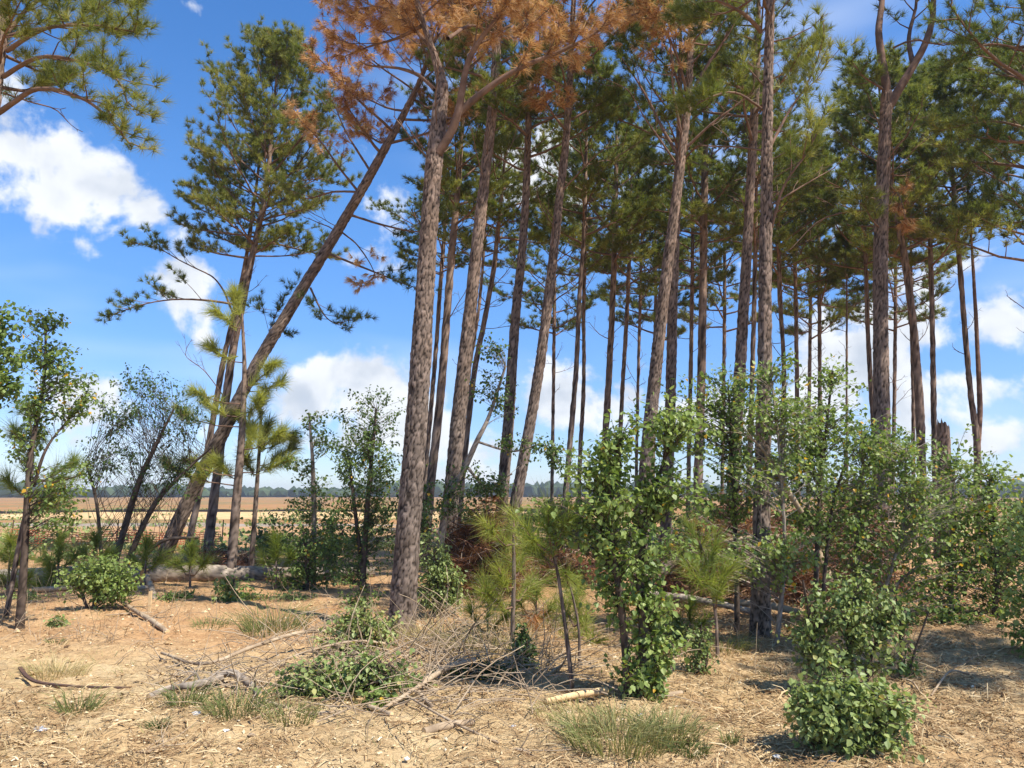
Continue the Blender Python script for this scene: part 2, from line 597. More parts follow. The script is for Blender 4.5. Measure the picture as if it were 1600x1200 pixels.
def bark_tube(path, rad, sides, cell=0.05, amp=0.012, seed=0, base=None, h0=0.0, h1=9.0, caps=False, flare=0.0):
    """trunk with bark plates as real relief; returns V, F(quads), attrs"""
    _, u, w = frames(path)
    n = len(path)
    th = np.linspace(0, 2 * np.pi, sides, endpoint=False)
    seg = np.concatenate([[0], np.cumsum(np.linalg.norm(np.diff(path, axis=0), axis=1))])
    nu = max(6, round(2 * np.pi * rad.mean() / cell))
    U = np.broadcast_to(th / (2 * np.pi) * nu, (n, sides)).copy()
    Vv = np.broadcast_to((seg / (cell * 1.8))[:, None], (n, sides)).copy()
    wob = vnoise(U * 1.4, Vv * 1.9, seed + 3) - 0.5
    wob2 = vnoise(U * 3.1, Vv * 4.3, seed + 4) - 0.5
    e, cid = cells(U + wob * 0.6 + wob2 * 0.3, Vv + wob2 * 0.5 - wob * 0.5, nu, seed)
    pl = np.clip((e - 0.05) / 0.22, 0, 1)
    pl = pl * pl * (3 - 2 * pl)
    rel = pl * (0.34 + cid * 0.62) + 0.22 * (vnoise(U * 4.7, Vv * 7.0, seed + 6) - 0.5)
    big = vnoise(U * 6 / nu, Vv * 0.12, seed + 5) - 0.5
    r = rad[:, None] * (1 + 0.10 * big) + amp * (rel - 0.6)
    if flare:
        fl = np.exp(-seg / 0.22)[:, None]
        r = r * (1 + flare * fl * (0.7 + 0.5 * np.cos(th * 5 + seed)[None]))
    v = path[:, None] + r[..., None] * (u[:, None] * np.cos(th)[None, :, None] + w[:, None] * np.sin(th)[None, :, None])
    i = np.arange(n - 1)[:, None] * sides
    j = np.arange(sides)[None]
    j2 = (j + 1) % sides
    F = np.stack([i + j, i + j2, i + sides + j2, i + sides + j], -1).reshape(-1, 4)
    hg = np.clip((path[:, 2] - h0) / (h1 - h0), 0, 1)
    hg = np.repeat(hg[:, None], sides, 1)
    return v.reshape(-1, 3), F, {'plate': np.clip(0.06 + rel, 0, 1).ravel(), 'hgt': hg.ravel()}


def needles(C, D, K, L, w, rng, spread=(0.2, 1.25), droop=0.0, tint=None, tj=0.12, shoot=0.5):
    """pom-poms of thin needles: C centres, D shoot directions"""
    n = len(C)
    ref = unit(rng.normal(size=(n, 3)))
    p = unit(np.cross(D, ref))
    q = np.cross(D, p)
    th = rng.uniform(spread[0], spread[1], (n, K, 1))
    ph = rng.uniform(0, 2 * np.pi, (n, K, 1))
    d = D[:, None] * np.cos(th) + (p[:, None] * np.cos(ph) + q[:, None] * np.sin(ph)) * np.sin(th)
    d[..., 2] -= droop * rng.uniform(0.4, 1.3, (n, K))
    d = unit(d)
    ln = L * rng.uniform(0.7, 1.15, (n, K, 1))
    b = C[:, None] - D[:, None] * (rng.uniform(0, 1, (n, K, 1)) * shoot * L)
    side = unit(np.cross(d, rng.normal(size=(n, K, 3)))) * (w * 0.5)
    V = np.stack([b + side, b - side, b + d * ln], 2).reshape(-1, 3)
    if tint is None:
        tint = rng.uniform(0.1, 0.9, n)
    T = np.clip(tint[:, None] + rng.normal(0, tj, (n, K)), 0, 1)
    return V, np.arange(n * K * 3).reshape(-1, 3), np.repeat(T.ravel(), 3)


def leaves(C, D, size, rng, tint, droop=0.5, yellow=0.0, aspect=0.8):
    """ovate leaves folded along the midrib, 2 quads each"""
    n = len(C)
    d = unit(D + rng.normal(0, 0.45, (n, 3)) + np.array([0, 0, -droop]))
    s = unit(np.cross(d, unit(rng.normal(0, 0.55, (n, 3)) + np.array([0, 0, 1.0]))))
    nn = np.cross(s, d)
    L = (size * rng.uniform(0.4, 1.3, n))[:, None]
    Wd = L * aspect
    fold = rng.uniform(-0.05, 0.3, n)[:, None]
    pts = []
    for a, b, f in ((0, 0, 0), (0.28, 0.5, 1), (0.66, 0.34, .8), (1, 0, -.15), (0.66, -0.34, .8), (0.28, -0.5, 1)):
        pts.append(C + d * L * a + s * Wd * b + nn * L * fold * abs(b) * f * 1.2 - nn * L * 0.12 * a * a)
    V = np.stack(pts, 1).reshape(-1, 3)
    i = np.arange(n)[:, None] * 6
    F = np.concatenate([i + np.array([0, 1, 2, 3]), i + np.array([0, 3, 4, 5])], 1).reshape(-1, 4)
    T = np.clip(tint + rng.normal(0, 0.19, n), 0, 0.94)
    if yellow:
        T = np.where(rng.random(n) < yellow, 1.0, T)
    return V, F, np.repeat(T, 6)

# ------------------------------------------------------------------ ground
def gh(x, y):
    """ground height"""
    x, y = np.asarray(x, float), np.asarray(y, float)
    h = 0.16 * (vnoise(x * 0.33 + 5, y * 0.33, 1) - 0.5) + 0.07 * (vnoise(x * 1.3, y * 1.3, 2) - 0.5)
    h = h + 0.16 * np.exp(-((x - 6.2) / 2.6) ** 2 - ((y - 9.0) / 1.6) ** 2)        # low rise on the right
    h = h + 0.05 * np.exp(-((x + 0.8) / 1.8) ** 2 - ((y - 8.0) / 1.2) ** 2)        # heap round the foreground branches
    edge = np.clip((34 - np.hypot(x * 0.8, y - 6)) / 8, 0, 1)
    return h * edge


def G(px, py):
    """where the pixel's ray meets the ground"""
    r = raydir(px, py)
    d = CAM_H / -r[2]
    for _ in range(6):
        p = r * d
        d = (CAM_H - gh(p[0], p[1])) / -r[2]
    p = r * d
    p[2] += CAM_H
    return p


def grid_mesh(name, xs, ys, hf, mat, smooth=True):
    X, Y = np.meshgrid(xs, ys)
    V = np.stack([X, Y, hf(X, Y)], -1).reshape(-1, 3)
    nx, ny = len(xs), len(ys)
    i = np.arange(ny - 1)[:, None] * nx
    j = np.arange(nx - 1)[None]
    F = np.stack([i + j, i + j + 1, i + nx + j + 1, i + nx + j], -1).reshape(-1, 4)
    return make_mesh(name, V, F, None, mat, smooth)


def near_h(X, Y):
    f = 0.050 * (vnoise(X * 5, Y * 5, 3) - 0.5) + 0.034 * (vnoise(X * 13, Y * 13, 4) - 0.5) + 0.024 * (vnoise(X * 31, Y * 31, 9) - 0.5)
    fade = np.clip((20 - Y) / 8, 0, 1) * np.clip((14 - np.abs(X)) / 4, 0, 1)
    return gh(X, Y) + f * fade


xs = np.concatenate([np.linspace(-36, -11, 30), np.linspace(-10.95, 10.95, 290), np.linspace(11, 36, 30)])
ys = np.concatenate([np.linspace(-12, 3.4, 16), np.linspace(3.43, 10.5, 150), np.linspace(10.55, 18, 44), np.linspace(18.1, 42, 30)])
obj('ground', grid_mesh('ground', xs, ys, near_h, 'ground'), kind='structure')

fx = np.concatenate([-np.geomspace(1500, 30, 30), np.linspace(-26, 26, 14), np.geomspace(30, 1500, 30)])
fy = np.concatenate([-np.geomspace(1500, 30, 26), np.linspace(-20, 30, 12), np.geomspace(36, 1500, 60)])
obj('field', grid_mesh('field', fx, fy, lambda X, Y: -0.09 + 0 * X, 'field'), kind='structure')


def bank_h(y0, y1, x0, x1, hgt, s):
    def f(X, Y):
        v = np.clip((Y - y0) / (y1 - y0), 0, 1)
        u = np.clip(np.minimum((X - x0), (x1 - X)) / 8, 0, 1)
        prof = np.clip(np.minimum(v * 3, (1 - v) * 1.6) - 0.7 * vnoise(X * 0.07, Y * 0.2, s + 2), 0, 1)
        return -0.13 + hgt * prof * u * (0.7 + 0.6 * vnoise(X * 0.12, Y * 0.2, s)) + 0.1 * (vnoise(X * 0.8, Y * 0.8, s + 1) - 0.5) * prof * u
    return f


obj('sand_bank', grid_mesh('sand_bank', np.linspace(-75, 8, 160), np.linspace(50, 72, 40), bank_h(50, 72, -75, 8, 0.42, 21), 'sand'), kind='structure')
obj('grey_soil_strip', grid_mesh('grey_soil_strip', np.linspace(-60, 6, 120), np.linspace(37, 47, 30), bank_h(37, 47, -60, 6, 0.26, 31), 'grey_earth'), kind='structure')
obj('tan_soil_bank', grid_mesh('tan_soil_bank', np.linspace(8, 46, 90), np.linspace(27, 44, 30), bank_h(27, 44, 8, 46, 0.45, 41), 'sand'), kind='structure')

# far woodland on the horizon: reads as one mass
rg = np.random.default_rng(3)
ico_v = []
import bmesh
_bm = bmesh.new()
bmesh.ops.create_icosphere(_bm, subdivisions=2, radius=1.0)
ICO_V = np.array([v.co[:] for v in _bm.verts])
ICO_F = np.array([[v.index for v in f.verts] for f in _bm.faces])
_bm.free()
_bm = bmesh.new()
bmesh.ops.create_icosphere(_bm, subdivisions=1, radius=1.0)
ICO1_V = np.array([v.co[:] for v in _bm.verts])
ICO1_F = np.array([[v.index for v in f.verts] for f in _bm.faces])
_bm.free()


def blobs_mesh(name, C, Rr, rg, mat, jag=0.25, V0=None, F0=None, tint=None):
    V0 = ICO_V if V0 is None else V0
    F0 = ICO_F if F0 is None else F0
    n = len(C)
    v = V0[None] * (1 + rg.normal(0, jag, (n, len(V0), 1))) * Rr[:, None] + C[:, None]
    F = F0[None] + (np.arange(n) * len(V0))[:, None, None]
    T = np.repeat(rg.random(n) if tint is None else tint, len(V0))
    return make_mesh(name, v.reshape(-1, 3), F.reshape(-1, 3), {'tint': T}, mat, False)


n = 1300
ang = rg.uniform(-0.95, 0.95, n)
dist = rg.uniform(420, 560, n)
hh = 3.6 + 5.0 * vnoise(ang * 14, ang * 0, 8) + rg.uniform(0, 1.6, n)
C = np.stack([np.sin(ang) * dist, np.cos(ang) * dist, hh * 0.42], -1)
Rr = np.stack([rg.uniform(3, 6, n), rg.uniform(3, 6, n), hh * 0.58], -1)
obj('distant_woodland', blobs_mesh('distant_woodland', C, Rr, rg, 'far_trees', 0.16, ICO1_V, ICO1_F), kind='stuff',
    label='dark wooded strip along the far horizon', category='woodland')

# ------------------------------------------------------------------ pines
GOLD = 2.39996
CLASS_STATS = {'tris': 0}


def trunk_path(pix, d, H, top_r=0.02, lean=0.0):
    pts = [np.append(P(x, y, d), w * d / FPX / 2) for (x, y, w) in pix]
    p = np.array(pts)
    # down to the ground along the lowest stretch
    a, b = p[0], p[1]
    gz = float(gh(a[0], d))
    if a[2] > gz + 0.05:
        dr = (a - b)[:2] / max(1e-6, (b - a)[2]) * (a[2] - gz) * 0.8
        foot = np.array([a[0] + dr[0], d, gz, min(a[3] * 1.12, a[3] + 0.03)])
        p = np.vstack([foot, p])
    foot = p[0].copy()
    under = foot.copy()
    under[2] = gz - 0.12
    p[0, 2] = max(gz, p[0, 2]) if a[2] > gz + 0.05 else gz
    p = np.vstack([under, p]) if p[0, 2] > under[2] + 0.05 else p
    # up to the top
    last, prev = p[-1], p[-2]
    if last[2] < H - 0.3:
        sl = (last - prev)[0] / max(0.2, (last - prev)[2])
        for f in (0.35, 0.7, 1.0):
            z = last[2] + (H - last[2]) * f
            x = last[0] + sl * (z - last[2]) * (1 - 0.35 * f)
            p = np.vstack([p, [x, d, z, last[3] + (top_r - last[3]) * f]])
    if lean:
        p[:, 1] += lean * (p[:, 2] - p[0, 2])
    return p


def at_z(path, z):
    i = np.searchsorted(path[:, 2], z)
    i = min(max(i, 1), len(path) - 1)
    a, b = path[i - 1], path[i]
    t = (z - a[2]) / max(1e-6, b[2] - a[2])
    return a + (b - a) * np.clip(t, 0, 1)


def grow(start, dr, L, n, rng, up=0.25, jit=0.12):
    pts = [np.asarray(start, float)]
    d = np.asarray(dr, float)
    st = L / (n - 1)
    for i in range(n - 1):
        d = d + rng.normal(0, jit, 3) + np.array([0, 0, up / (n - 1)])
        d = d / np.linalg.norm(d)
        pts.append(pts[-1] + d * st)
    return np.array(pts)


class Pine:
    def __init__(self, seed):
        self.rng = np.random.default_rng(seed)
        self.limbs = []
        self.twigs = Tubes()
        self.C, self.D, self.T = [], [], []
        self.C2, self.D2, self.T2 = [], [], []

    def foliage(self, sub, tint, dead=False, spacing=0.13, a=0.4, extra=2, spr=0.10):
        rng = self.rng
        Ls = np.linalg.norm(sub[-1] - sub[0])
        m = max(2, int(round(Ls * (1 - a) / spacing)))
        ts = np.linspace(a, 1.0, m)
        n = len(sub) - 1
        C, D, T = (self.C2, self.D2, self.T2) if dead else (self.C, self.D, self.T)
        for t in ts:
            i = min(int(t * n), n - 1)
            c = sub[i] + (sub[i + 1] - sub[i]) * (t * n - i)
            dd = sub[i + 1] - sub[i]
            dd = dd / np.linalg.norm(dd)
            for k in range(1 + extra):
                o = rng.normal(0, 1, 3)
                o[2] = abs(o[2]) * 0.6
                dv = dd * 0.7 + o * 0.45 + np.array([0, 0, 0.3])
                C.append(c + o * spr * (k > 0))
                D.append(dv / np.linalg.norm(dv))
                T.append(tint + rng.normal(0, 0.1))

    def limb(self, pts, r0, tint, dead=False, subs=8, sl=0.45, bare=False, spacing=0.13, a0=0.3, extra=2, rise=0.3, big=False, spr=0.10):
        rng = self.rng
        n = len(pts)
        rad = np.linspace(r0, max(0.006, r0 * 0.25), n)
        if big:
            self.limbs.append((pts, rad))
        else:
            self.twigs.add(pts, rad, 5)
        L = np.linalg.norm(np.diff(pts, axis=0), axis=1).sum()
        side = 1
        for t in np.linspace(a0, 0.97, subs):
            i = min(int(t * (n - 1)), n - 2)
            c = pts[i] + (pts[i + 1] - pts[i]) * (t * (n - 1) - i)
            dd = unit(pts[i + 1] - pts[i])
            sd = unit(np.cross(dd, [0, 0, 1.0]) + 1e-6)
            side = -side
            an = rng.uniform(0.5, 1.1)
            dv = dd * math.cos(an) + sd * side * math.sin(an) + np.array([0, 0, rng.uniform(-0.15, rise)])
            l2 = L * sl * (1.15 - 0.65 * t) * rng.uniform(0.6, 1.25)
            l2 = min(max(l2, 0.22), 1.5)
            sub = grow(c, unit(dv), l2, 4, rng, 0.45, 0.16)
            rr = max(0.005, r0 * 0.32)
            self.twigs.add(sub, np.linspace(rr, 0.004, 4), 3)
            if not bare:
                self.foliage(sub, tint + rng.normal(0, 0.10), dead, spacing, 0.58, extra, spr)
            elif rng.random() < 0.6:
                s2 = grow(sub[2], unit(dv + rng.normal(0, 0.5, 3)), l2 * 0.5, 4, rng, 0.3, 0.2)
                self.twigs.add(s2, np.linspace(0.005, 0.003, 4), 3)
        if not bare:
            self.foliage(pts[-3:], tint, dead, spacing, 0.1, extra, spr)

    def crown(self, path, cb, H, cr, nl, tint, dead=0.0, spacing=0.13, subs=8, extra=2, az0=None, one_side=None, spr=0.10, elev=(0.10, 1.0)):
        rng = self.rng
        az = rng.uniform(0, 6.28)
        for k in range(nl):
            t = (k + rng.uniform(0, 1)) / nl
            z = cb + (H - cb) * t * 0.97
            b = at_z(path, z)
            az += GOLD + rng.normal(0, 0.25)
            L = cr * np.interp(t, [0, .25, .6, 1], [.7, 1, .8, .3]) * rng.uniform(0.7, 1.25)
            e = np.interp(t, [0, 1], elev) + rng.normal(0, 0.12)
            dv = np.array([math.cos(az) * math.cos(e), math.sin(az) * math.cos(e), math.sin(e)])
            pts = grow(b[:3], dv, L, 7, rng, 0.35, 0.09)
            self.limb(pts, max(0.012, min(0.05, b[3] * 0.42)), tint + rng.normal(0, 0.09), rng.random() < dead, subs, 0.42, False, spacing, 0.28, extra, spr=spr)
        self.foliage(path[-3:, :3], tint, False, spacing, 0.2, 3)

    def bare(self, path, z0, z1, n, L=1.0):
        rng = self.rng
        for k in range(n):
            z = z0 + (z1 - z0) * rng.random() ** 0.7
            b = at_z(path, z)
            a = rng.uniform(0, 6.28)
            e = rng.uniform(-0.05, 0.9)
            dv = np.array([math.cos(a) * math.cos(e), math.sin(a) * math.cos(e), math.sin(e)])
            l = L * rng.uniform(0.25, 1.2)
            pts = grow(b[:3], dv, l, 5, rng, 0.25, 0.12)
            self.limb(pts, rng.uniform(0.008, 0.016), 0, False, int(1 + l * 3), 0.4, True, a0=0.35)


PROTO = []
WIDTH = {'thick front pine': 0.84, 'dark pine close behind the red': 0.98, 'tall straight grey pine': 0.98, 'pine stem standing close left': 0.9, 'sunlit plated pine standing': 0.86, 'forked pine with two': 0.88, 'dark pine just right of the forked': 0.92, 'full green pine': 0.7, 'slim pine stem close behind the domed': 0.74, 'pine at the left edge': 0.95, 'leaning pine slanting': 0.64}


def far_crown(root, base, sp, cb, H, cr, seed):
    """crown of a pine deep in the stand: six shapes, shared mesh data"""
    if not PROTO:
        for k in range(4):
            pn = Pine(4000 + k)
            ax = np.zeros((30, 4))
            ax[:, 2] = np.linspace(0, 5.4, 30)
            ax[:, 0] = 0.08 * np.sin(ax[:, 2] * 1.1 + k)
            ax[:, 3] = np.linspace(0.09, 0.02, 30)
            pn.crown(ax, 0.0, 5.4, 2.4, 27, 0.52 + 0.03 * (k % 4), 0.012, 0.14, 10, 2, spr=0.085)
            C, D = np.array(pn.C), np.array(pn.D)
            V, F, T = needles(C, D, 33, 0.165, 0.0128, pn.rng, tint=np.array(pn.T))
            tv, tf, tt = pn.twigs.arrays()
            PROTO.append((make_mesh('crown', V, F, {'tint': T}, 'pine_needles'), make_mesh('branches', tv, tf, None, 'limb_bark', True)))
    me, tw = PROTO[seed % 4]
    a, b = at_z(sp, cb), at_z(sp, H)
    ax = Vector((b - a)[:3])
    q = ax.to_track_quat('Z', 'Y') @ Vector((0, 0, 1)).rotation_difference(Vector((0, 0, 1)))
    from mathutils import Quaternion
    q = q @ Quaternion((0, 0, 1), seed * 1.9)
    sc = ax.length / 5.4
    for nm, m in (('crown', me), ('branches', tw)):
        o = obj(nm, m, root, (a[:3] - base).tolist(), kind='stuff')
        o.rotation_mode = 'QUATERNION'
        o.rotation_quaternion = q
        o.scale = (cr / 2.05, cr / 2.05, sc)


def build_pine(label, d, pix, H, cb, cr, nl=26, seed=1, tint=0.42, dead=0.0, group='tall pines of the stand', name='pine_tree', nbare=0, zbare=None,
               limbs=(), K=None, nw=None, spacing=None, droop=0.0, crown=True, lean=0.0, subs=9, extra=2, dead_mat='brown_needles', needle_mat='pine_needles',
               bark='pine_bark', cat='pine', L=0.165, spr=0.085, elev=(0.10, 1.0), alldead=False, wf=0.80):
    wf = next((v for k, v in WIDTH.items() if label.startswith(k)), wf if d < 17 else 0.72)
    pix = [(x, y, w * wf) for x, y, w in pix]
    p = trunk_path(pix, d, H, lean=lean)
    base = np.array([p[0, 0], p[0, 1], float(gh(p[0, 0], p[0, 1]))])
    root = thing(name, label, cat, base, group)
    # trunk
    wpx = pix[0][2] * 0.64
    sides = 76 if d < 10 else 48 if d < 14.2 else 36 if d < 17 else 16
    if wpx < 5:
        sides = 10
    ln = np.linalg.norm(np.diff(p[:, :3], axis=0), axis=1).sum()
    ds = 0.027 if d < 10 else 0.042 if d < 14.2 else 0.05 if d < 17 else 0.14
    sp = smoothpath(p, int(ln / ds))
    sp[:, 3] = np.maximum(sp[:, 3], 0.012)
    V, F, A = bark_tube(sp[:, :3], sp[:, 3], sides, cell=0.05 if d < 17 else 0.075, amp=0.017 if d < 14.2 else 0.02, seed=seed, h0=2.0, h1=9.0, flare=0.1 if label.startswith('leaning') else 0.38)
    obj('trunk', make_mesh('trunk', V - base, F, A, bark, True), root)
    pn = Pine(seed)
    K = K or (48 if d < 10 else 34)
    nw = nw or (0.0064 if d < 10 else 0.0098)
    spacing = spacing or 0.14
    shared = crown and d >= 17 and not alldead and d != 20.0 and cr >= 1.5
    if shared:
        far_crown(root, base, sp, cb - 0.2, H, cr, seed)
    elif crown:
        pn.crown(sp, cb - 0.1, H, cr * 1.1, int(nl * 1.05), tint + 0.14, 1.0 if alldead else dead, spacing, subs, extra, spr=spr, elev=elev)
    if alldead:
        pn.C2 += pn.C; pn.D2 += pn.D; pn.T2 += pn.T
        pn.C, pn.D, pn.T = [], [], []
    for lb in limbs:
        pts = np.array([P(x, y, d + dd) for (x, y, dd) in lb['p']])
        s = smoothpath(pts, 9)
        pn.limb(s, lb.get('r', 0.03), lb.get('tint', tint), lb.get('dead', alldead), lb.get('subs', 9), lb.get('sl', 0.4), lb.get('bare', False), spacing, lb.get('a0', 0.3), lb.get('extra', extra),
                big=lb.get('big', True), rise=lb.get('rise', 0.3), spr=spr)
    if nbare:
        z0, z1 = zbare or (cb - 3.5, cb + 0.8)
        pn.bare(sp, max(z0, 2.2), z1, nbare)
    for pts, rad in pn.limbs:
        q = smoothpath(np.c_[pts, rad], max(12, int(np.linalg.norm(np.diff(pts, axis=0), axis=1).sum() / 0.08)))
        V, F, A = bark_tube(q[:, :3], np.maximum(q[:, 3], 0.006), 12, 0.03, 0.006, seed + 50)
        obj('limb', make_mesh('limb', V - base, F, A, 'limb_bark', True), root)
    pn.twigs.build('branches', 'limb_bark', root, base, kind='stuff')
    if pn.C:
        C, D = np.array(pn.C), np.array(pn.D)
        V, F, T = needles(C, D, K, L, nw, pn.rng, droop=droop, tint=np.array(pn.T))
        CLASS_STATS['tris'] += len(F)
        obj('crown', make_mesh('crown', V - base, F, {'tint': T}, needle_mat), root, kind='stuff')
    if pn.C2:
        C, D = np.array(pn.C2), np.array(pn.D2)
        V, F, T = needles(C, D, K, L * 1.05, nw * 1.1, pn.rng, droop=1.0, spread=(0.1, 0.9), tint=np.clip(np.array(pn.T2) + 0.12, 0.05, 1), tj=0.2)
        CLASS_STATS['tris'] += len(F)
        obj('dead_needles', make_mesh('dead_needles', V - base, F, {'tint': T}, dead_mat), root, kind='stuff', label='browned dead needles hanging in the crown')
    return root


# --- the near, large ones ---------------------------------------------------------------
build_pine('thick front pine with bare plated trunk and dead rust-brown crown', float(G(627, 988)[1]),
           [(627, 985, 47), (640, 800, 43), (655, 600, 40), (667, 400, 35), (679, 250, 33), (690, 150, 28), (689, 122, 20), (676, 78, 13), (660, 30, 10)], 10.3, 8.0, 1.7, 17, 1, 0.52, alldead=True,
           crown=True, droop=0.8, K=46, nw=0.007, group=None, nbare=5, zbare=(3.4, 7.6), limbs=(
               dict(p=[(684, 240, -.05), (712, 190, -.15), (728, 110, -.3), (745, 70, -.4), (790, 10, -.6), (815, -40, -.7)], r=.065, subs=8, a0=.45, sl=.3),
               dict(p=[(718, 175, -.15), (760, 140, -.2), (815, 105, -.3), (865, 85, -.3), (925, 55, -.4), (960, 28, -.4)], r=.05, subs=9, a0=.3, sl=.25),
               dict(p=[(680, 140, 0), (655, 118, .1), (620, 106, .2), (580, 103, .2), (562, 95, .3)], r=.035, bare=True, subs=4),
               dict(p=[(690, 128, 0), (672, 70, .1), (655, 25, .2), (640, -20, .3)], r=.05, subs=7, a0=.3, sl=.35),
               dict(p=[(675, 75, .1), (630, 30, .6), (585, 10, 1.0), (545, 20, 1.3)], r=.03, subs=10, sl=.4),
               dict(p=[(660, 40, .1), (620, 60, .9), (570, 75, 1.5), (535, 90, 1.8)], r=.03, subs=10, sl=.4),
               dict(p=[(700, 60, .2), (740, 40, .8), (800, 60, 1.2), (850, 20, 1.5)], r=.03, subs=9, sl=.4)))

build_pine('leaning pine slanting right across the left side, dark trunk', 15.8,
           [(247, 890, 37), (300, 770, 34), (345, 682, 32), (400, 572, 30), (455, 480, 28), (540, 340, 25), (600, 235, 21), (650, 140, 14), (680, 60, 8)], 12.6, 8.9, 2.4, 20, 2, 0.30, alldead=True,
           group=None, nbare=4, zbare=(5.5, 8.0),  limbs=(
               dict(p=[(510, 395, 0), (560, 415, -.2), (610, 435, -.5), (650, 450, -.7)], r=.03, dead=False, tint=.3, subs=5, a0=.55, sl=.4),
               dict(p=[(485, 450, 0), (505, 490, -.3), (525, 505, -.5), (545, 500, -.6)], r=.025, dead=False, tint=.3, subs=7, sl=.6),
               dict(p=[(480, 445, 0), (440, 500, .3), (420, 520, .5), (440, 470, .6)], r=.02, dead=False, tint=.25, subs=5, sl=.6),
               dict(p=[(545, 335, 0), (600, 352, .2), (660, 362, .5), (700, 345, .8)], r=.03, dead=False, tint=.5, subs=9, sl=.5),
               dict(p=[(560, 300, 0), (530, 262, -.2), (500, 220, -.5), (460, 180, -.6)], r=.03, dead=True, tint=.75, subs=8, sl=.4),
               dict(p=[(565, 300, 0), (520, 300, .4), (480, 310, .8), (450, 300, 1.0)], r=.03, dead=False, tint=.55, subs=9, sl=.5),
               dict(p=[(580, 270, 0), (540, 205, .4), (520, 160, .8), (500, 150, 1.0)], r=.03, dead=False, tint=.6, subs=9, sl=.5),
               dict(p=[(530, 360, 0), (560, 385, .1), (585, 430, 0), (560, 450, -.1)], r=.02, dead=True, tint=.9, subs=5, sl=.4)))

build_pine('full green pine with domed crown against open blue sky', 20.0,
           [(325, 855, 22), (338, 750, 21), (362, 560, 18), (388, 430, 15), (415, 300, 12), (425, 200, 8)], 13.7, 7.9, 2.35, 46, 3, 0.6, K=36, nw=.0115, extra=2, subs=10,
           nbare=5, zbare=(5.0, 8.0), elev=(0.15, 1.05), limbs=(
               dict(p=[(378, 478, 0), (330, 470, -.3), (270, 468, -.5), (215, 478, -.6), (170, 495, -.7)], r=.035, subs=12, sl=.32, tint=.4),
               dict(p=[(370, 505, 0), (340, 440, .3), (290, 412, .4), (240, 385, .5), (200, 380, .5)], r=.03, subs=8, sl=.3, a0=.5, tint=.45),
               dict(p=[(400, 390, 0), (360, 330, -.4), (325, 300, -.8), (295, 290, -1.0)], r=.03, subs=10, sl=.35),
               dict(p=[(405, 350, 0), (350, 290, -.2), (320, 240, -.3), (300, 220, -.3)], r=.03, subs=9, sl=.3),
               dict(p=[(410, 330, 0), (450, 290, .2), (500, 280, .3), (540, 290, .4)], r=.03, subs=10, sl=.4, tint=.5),
               dict(p=[(390, 400, 0), (440, 400, .2), (480, 395, .3), (515, 380, .4)], r=.025, subs=7, sl=.4, tint=.45),
               dict(p=[(420, 250, 0), (380, 170, 0), (345, 130, 0), (330, 100, 0)], r=.03, subs=9, sl=.4, tint=.5),
               dict(p=[(420, 250, 0), (455, 170, 0), (480, 130, 0), (490, 110, 0)], r=.03, subs=9, sl=.35, tint=.5),
               dict(p=[(350, 620, 0), (320, 580, -.2), (290, 555, -.3), (300, 530, -.3)], r=.015, subs=7, sl=.4, bare=True)))
build_pine('slim pine stem close behind the domed green pine', 21.5,
           [(296, 845, 15), (325, 700, 14), (350, 560, 12), (380, 430, 10), (395, 330, 8)], 11.8, 8.6, 1.7, 18, 4, 0.45, nbare=4)

build_pine('pine at the left edge whose green boughs hang into the top corner', 9.0,
           [(-92, 1000, 26), (-66, 700, 23), (-30, 350, 20), (-3, 110, 18)], 10.4, 6.6, 1.35, 24, 5, 0.62, K=50, nw=.006, group=None, limbs=(
               dict(p=[(-5, 178, 0), (25, 158, -.1), (62, 138, -.2), (120, 150, -.3), (165, 180, -.4), (205, 228, -.5)], r=.035, subs=13, sl=.3, a0=.35, tint=.72, extra=1, rise=0.0),
               dict(p=[(5, 120, 0), (60, 90, -.2), (120, 95, -.4), (180, 120, -.5), (200, 165, -.6)], r=.03, subs=13, sl=.32, a0=.3, tint=.7),
               dict(p=[(10, 80, 0), (70, 45, -.2), (140, 40, -.3), (215, 50, -.4)], r=.03, subs=12, sl=.28, a0=.3, tint=.68),
               dict(p=[(12, 50, 0), (60, 0, .2), (130, -10, .3), (215, 5, .4)], r=.03, subs=12, sl=.28, a0=.3, tint=.66),
               dict(p=[(5, 145, 0), (50, 160, .2), (85, 170, .3), (106, 190, .3)], r=.012, subs=3, sl=.3, bare=True, big=False)))

build_pine('dark thick pine just right of the dead front pine', 13.5,
           [(697, 860, 32), (712, 700, 30), (735, 480, 26), (755, 300, 22), (773, 130, 19), (779, 0, 17)], 14.0, 8.8, 2.0, 22, 6, 0.35, dead=.25, nbare=6, zbare=(5.5, 9))
build_pine('slender dark pine partly hidden by the dead front pine', 18.0,
           [(673, 760, 20), (690, 600, 18), (703, 430, 17), (712, 330, 15)], 13.0, 8.2, 1.9, 24, 7, 0.4, nbare=7)
build_pine('thin pine edge showing beside the dead front pine trunk', 24.0,
           [(666, 720, 11), (680, 560, 10), (690, 420, 9), (697, 330, 8)], 12.5, 8.6, 1.8, 20, 8, 0.4, nbare=6)
build_pine('slim reddish pine leaning right behind the thick dark pine', 19.0,
           [(720, 770, 14), (740, 590, 13), (755, 510, 12), (770, 430, 11), (777, 370, 10)], 12.4, 7.8, 1.9, 22, 9, 0.4, nbare=10, zbare=(5, 8))
build_pine('thinnest stem of the leaning pair behind the thick dark pine', 22.0,
           [(716, 740, 9), (732, 590, 9), (747, 490, 8), (752, 440, 7)], 11.4, 8.4, 1.6, 18, 10, 0.35, nbare=6)
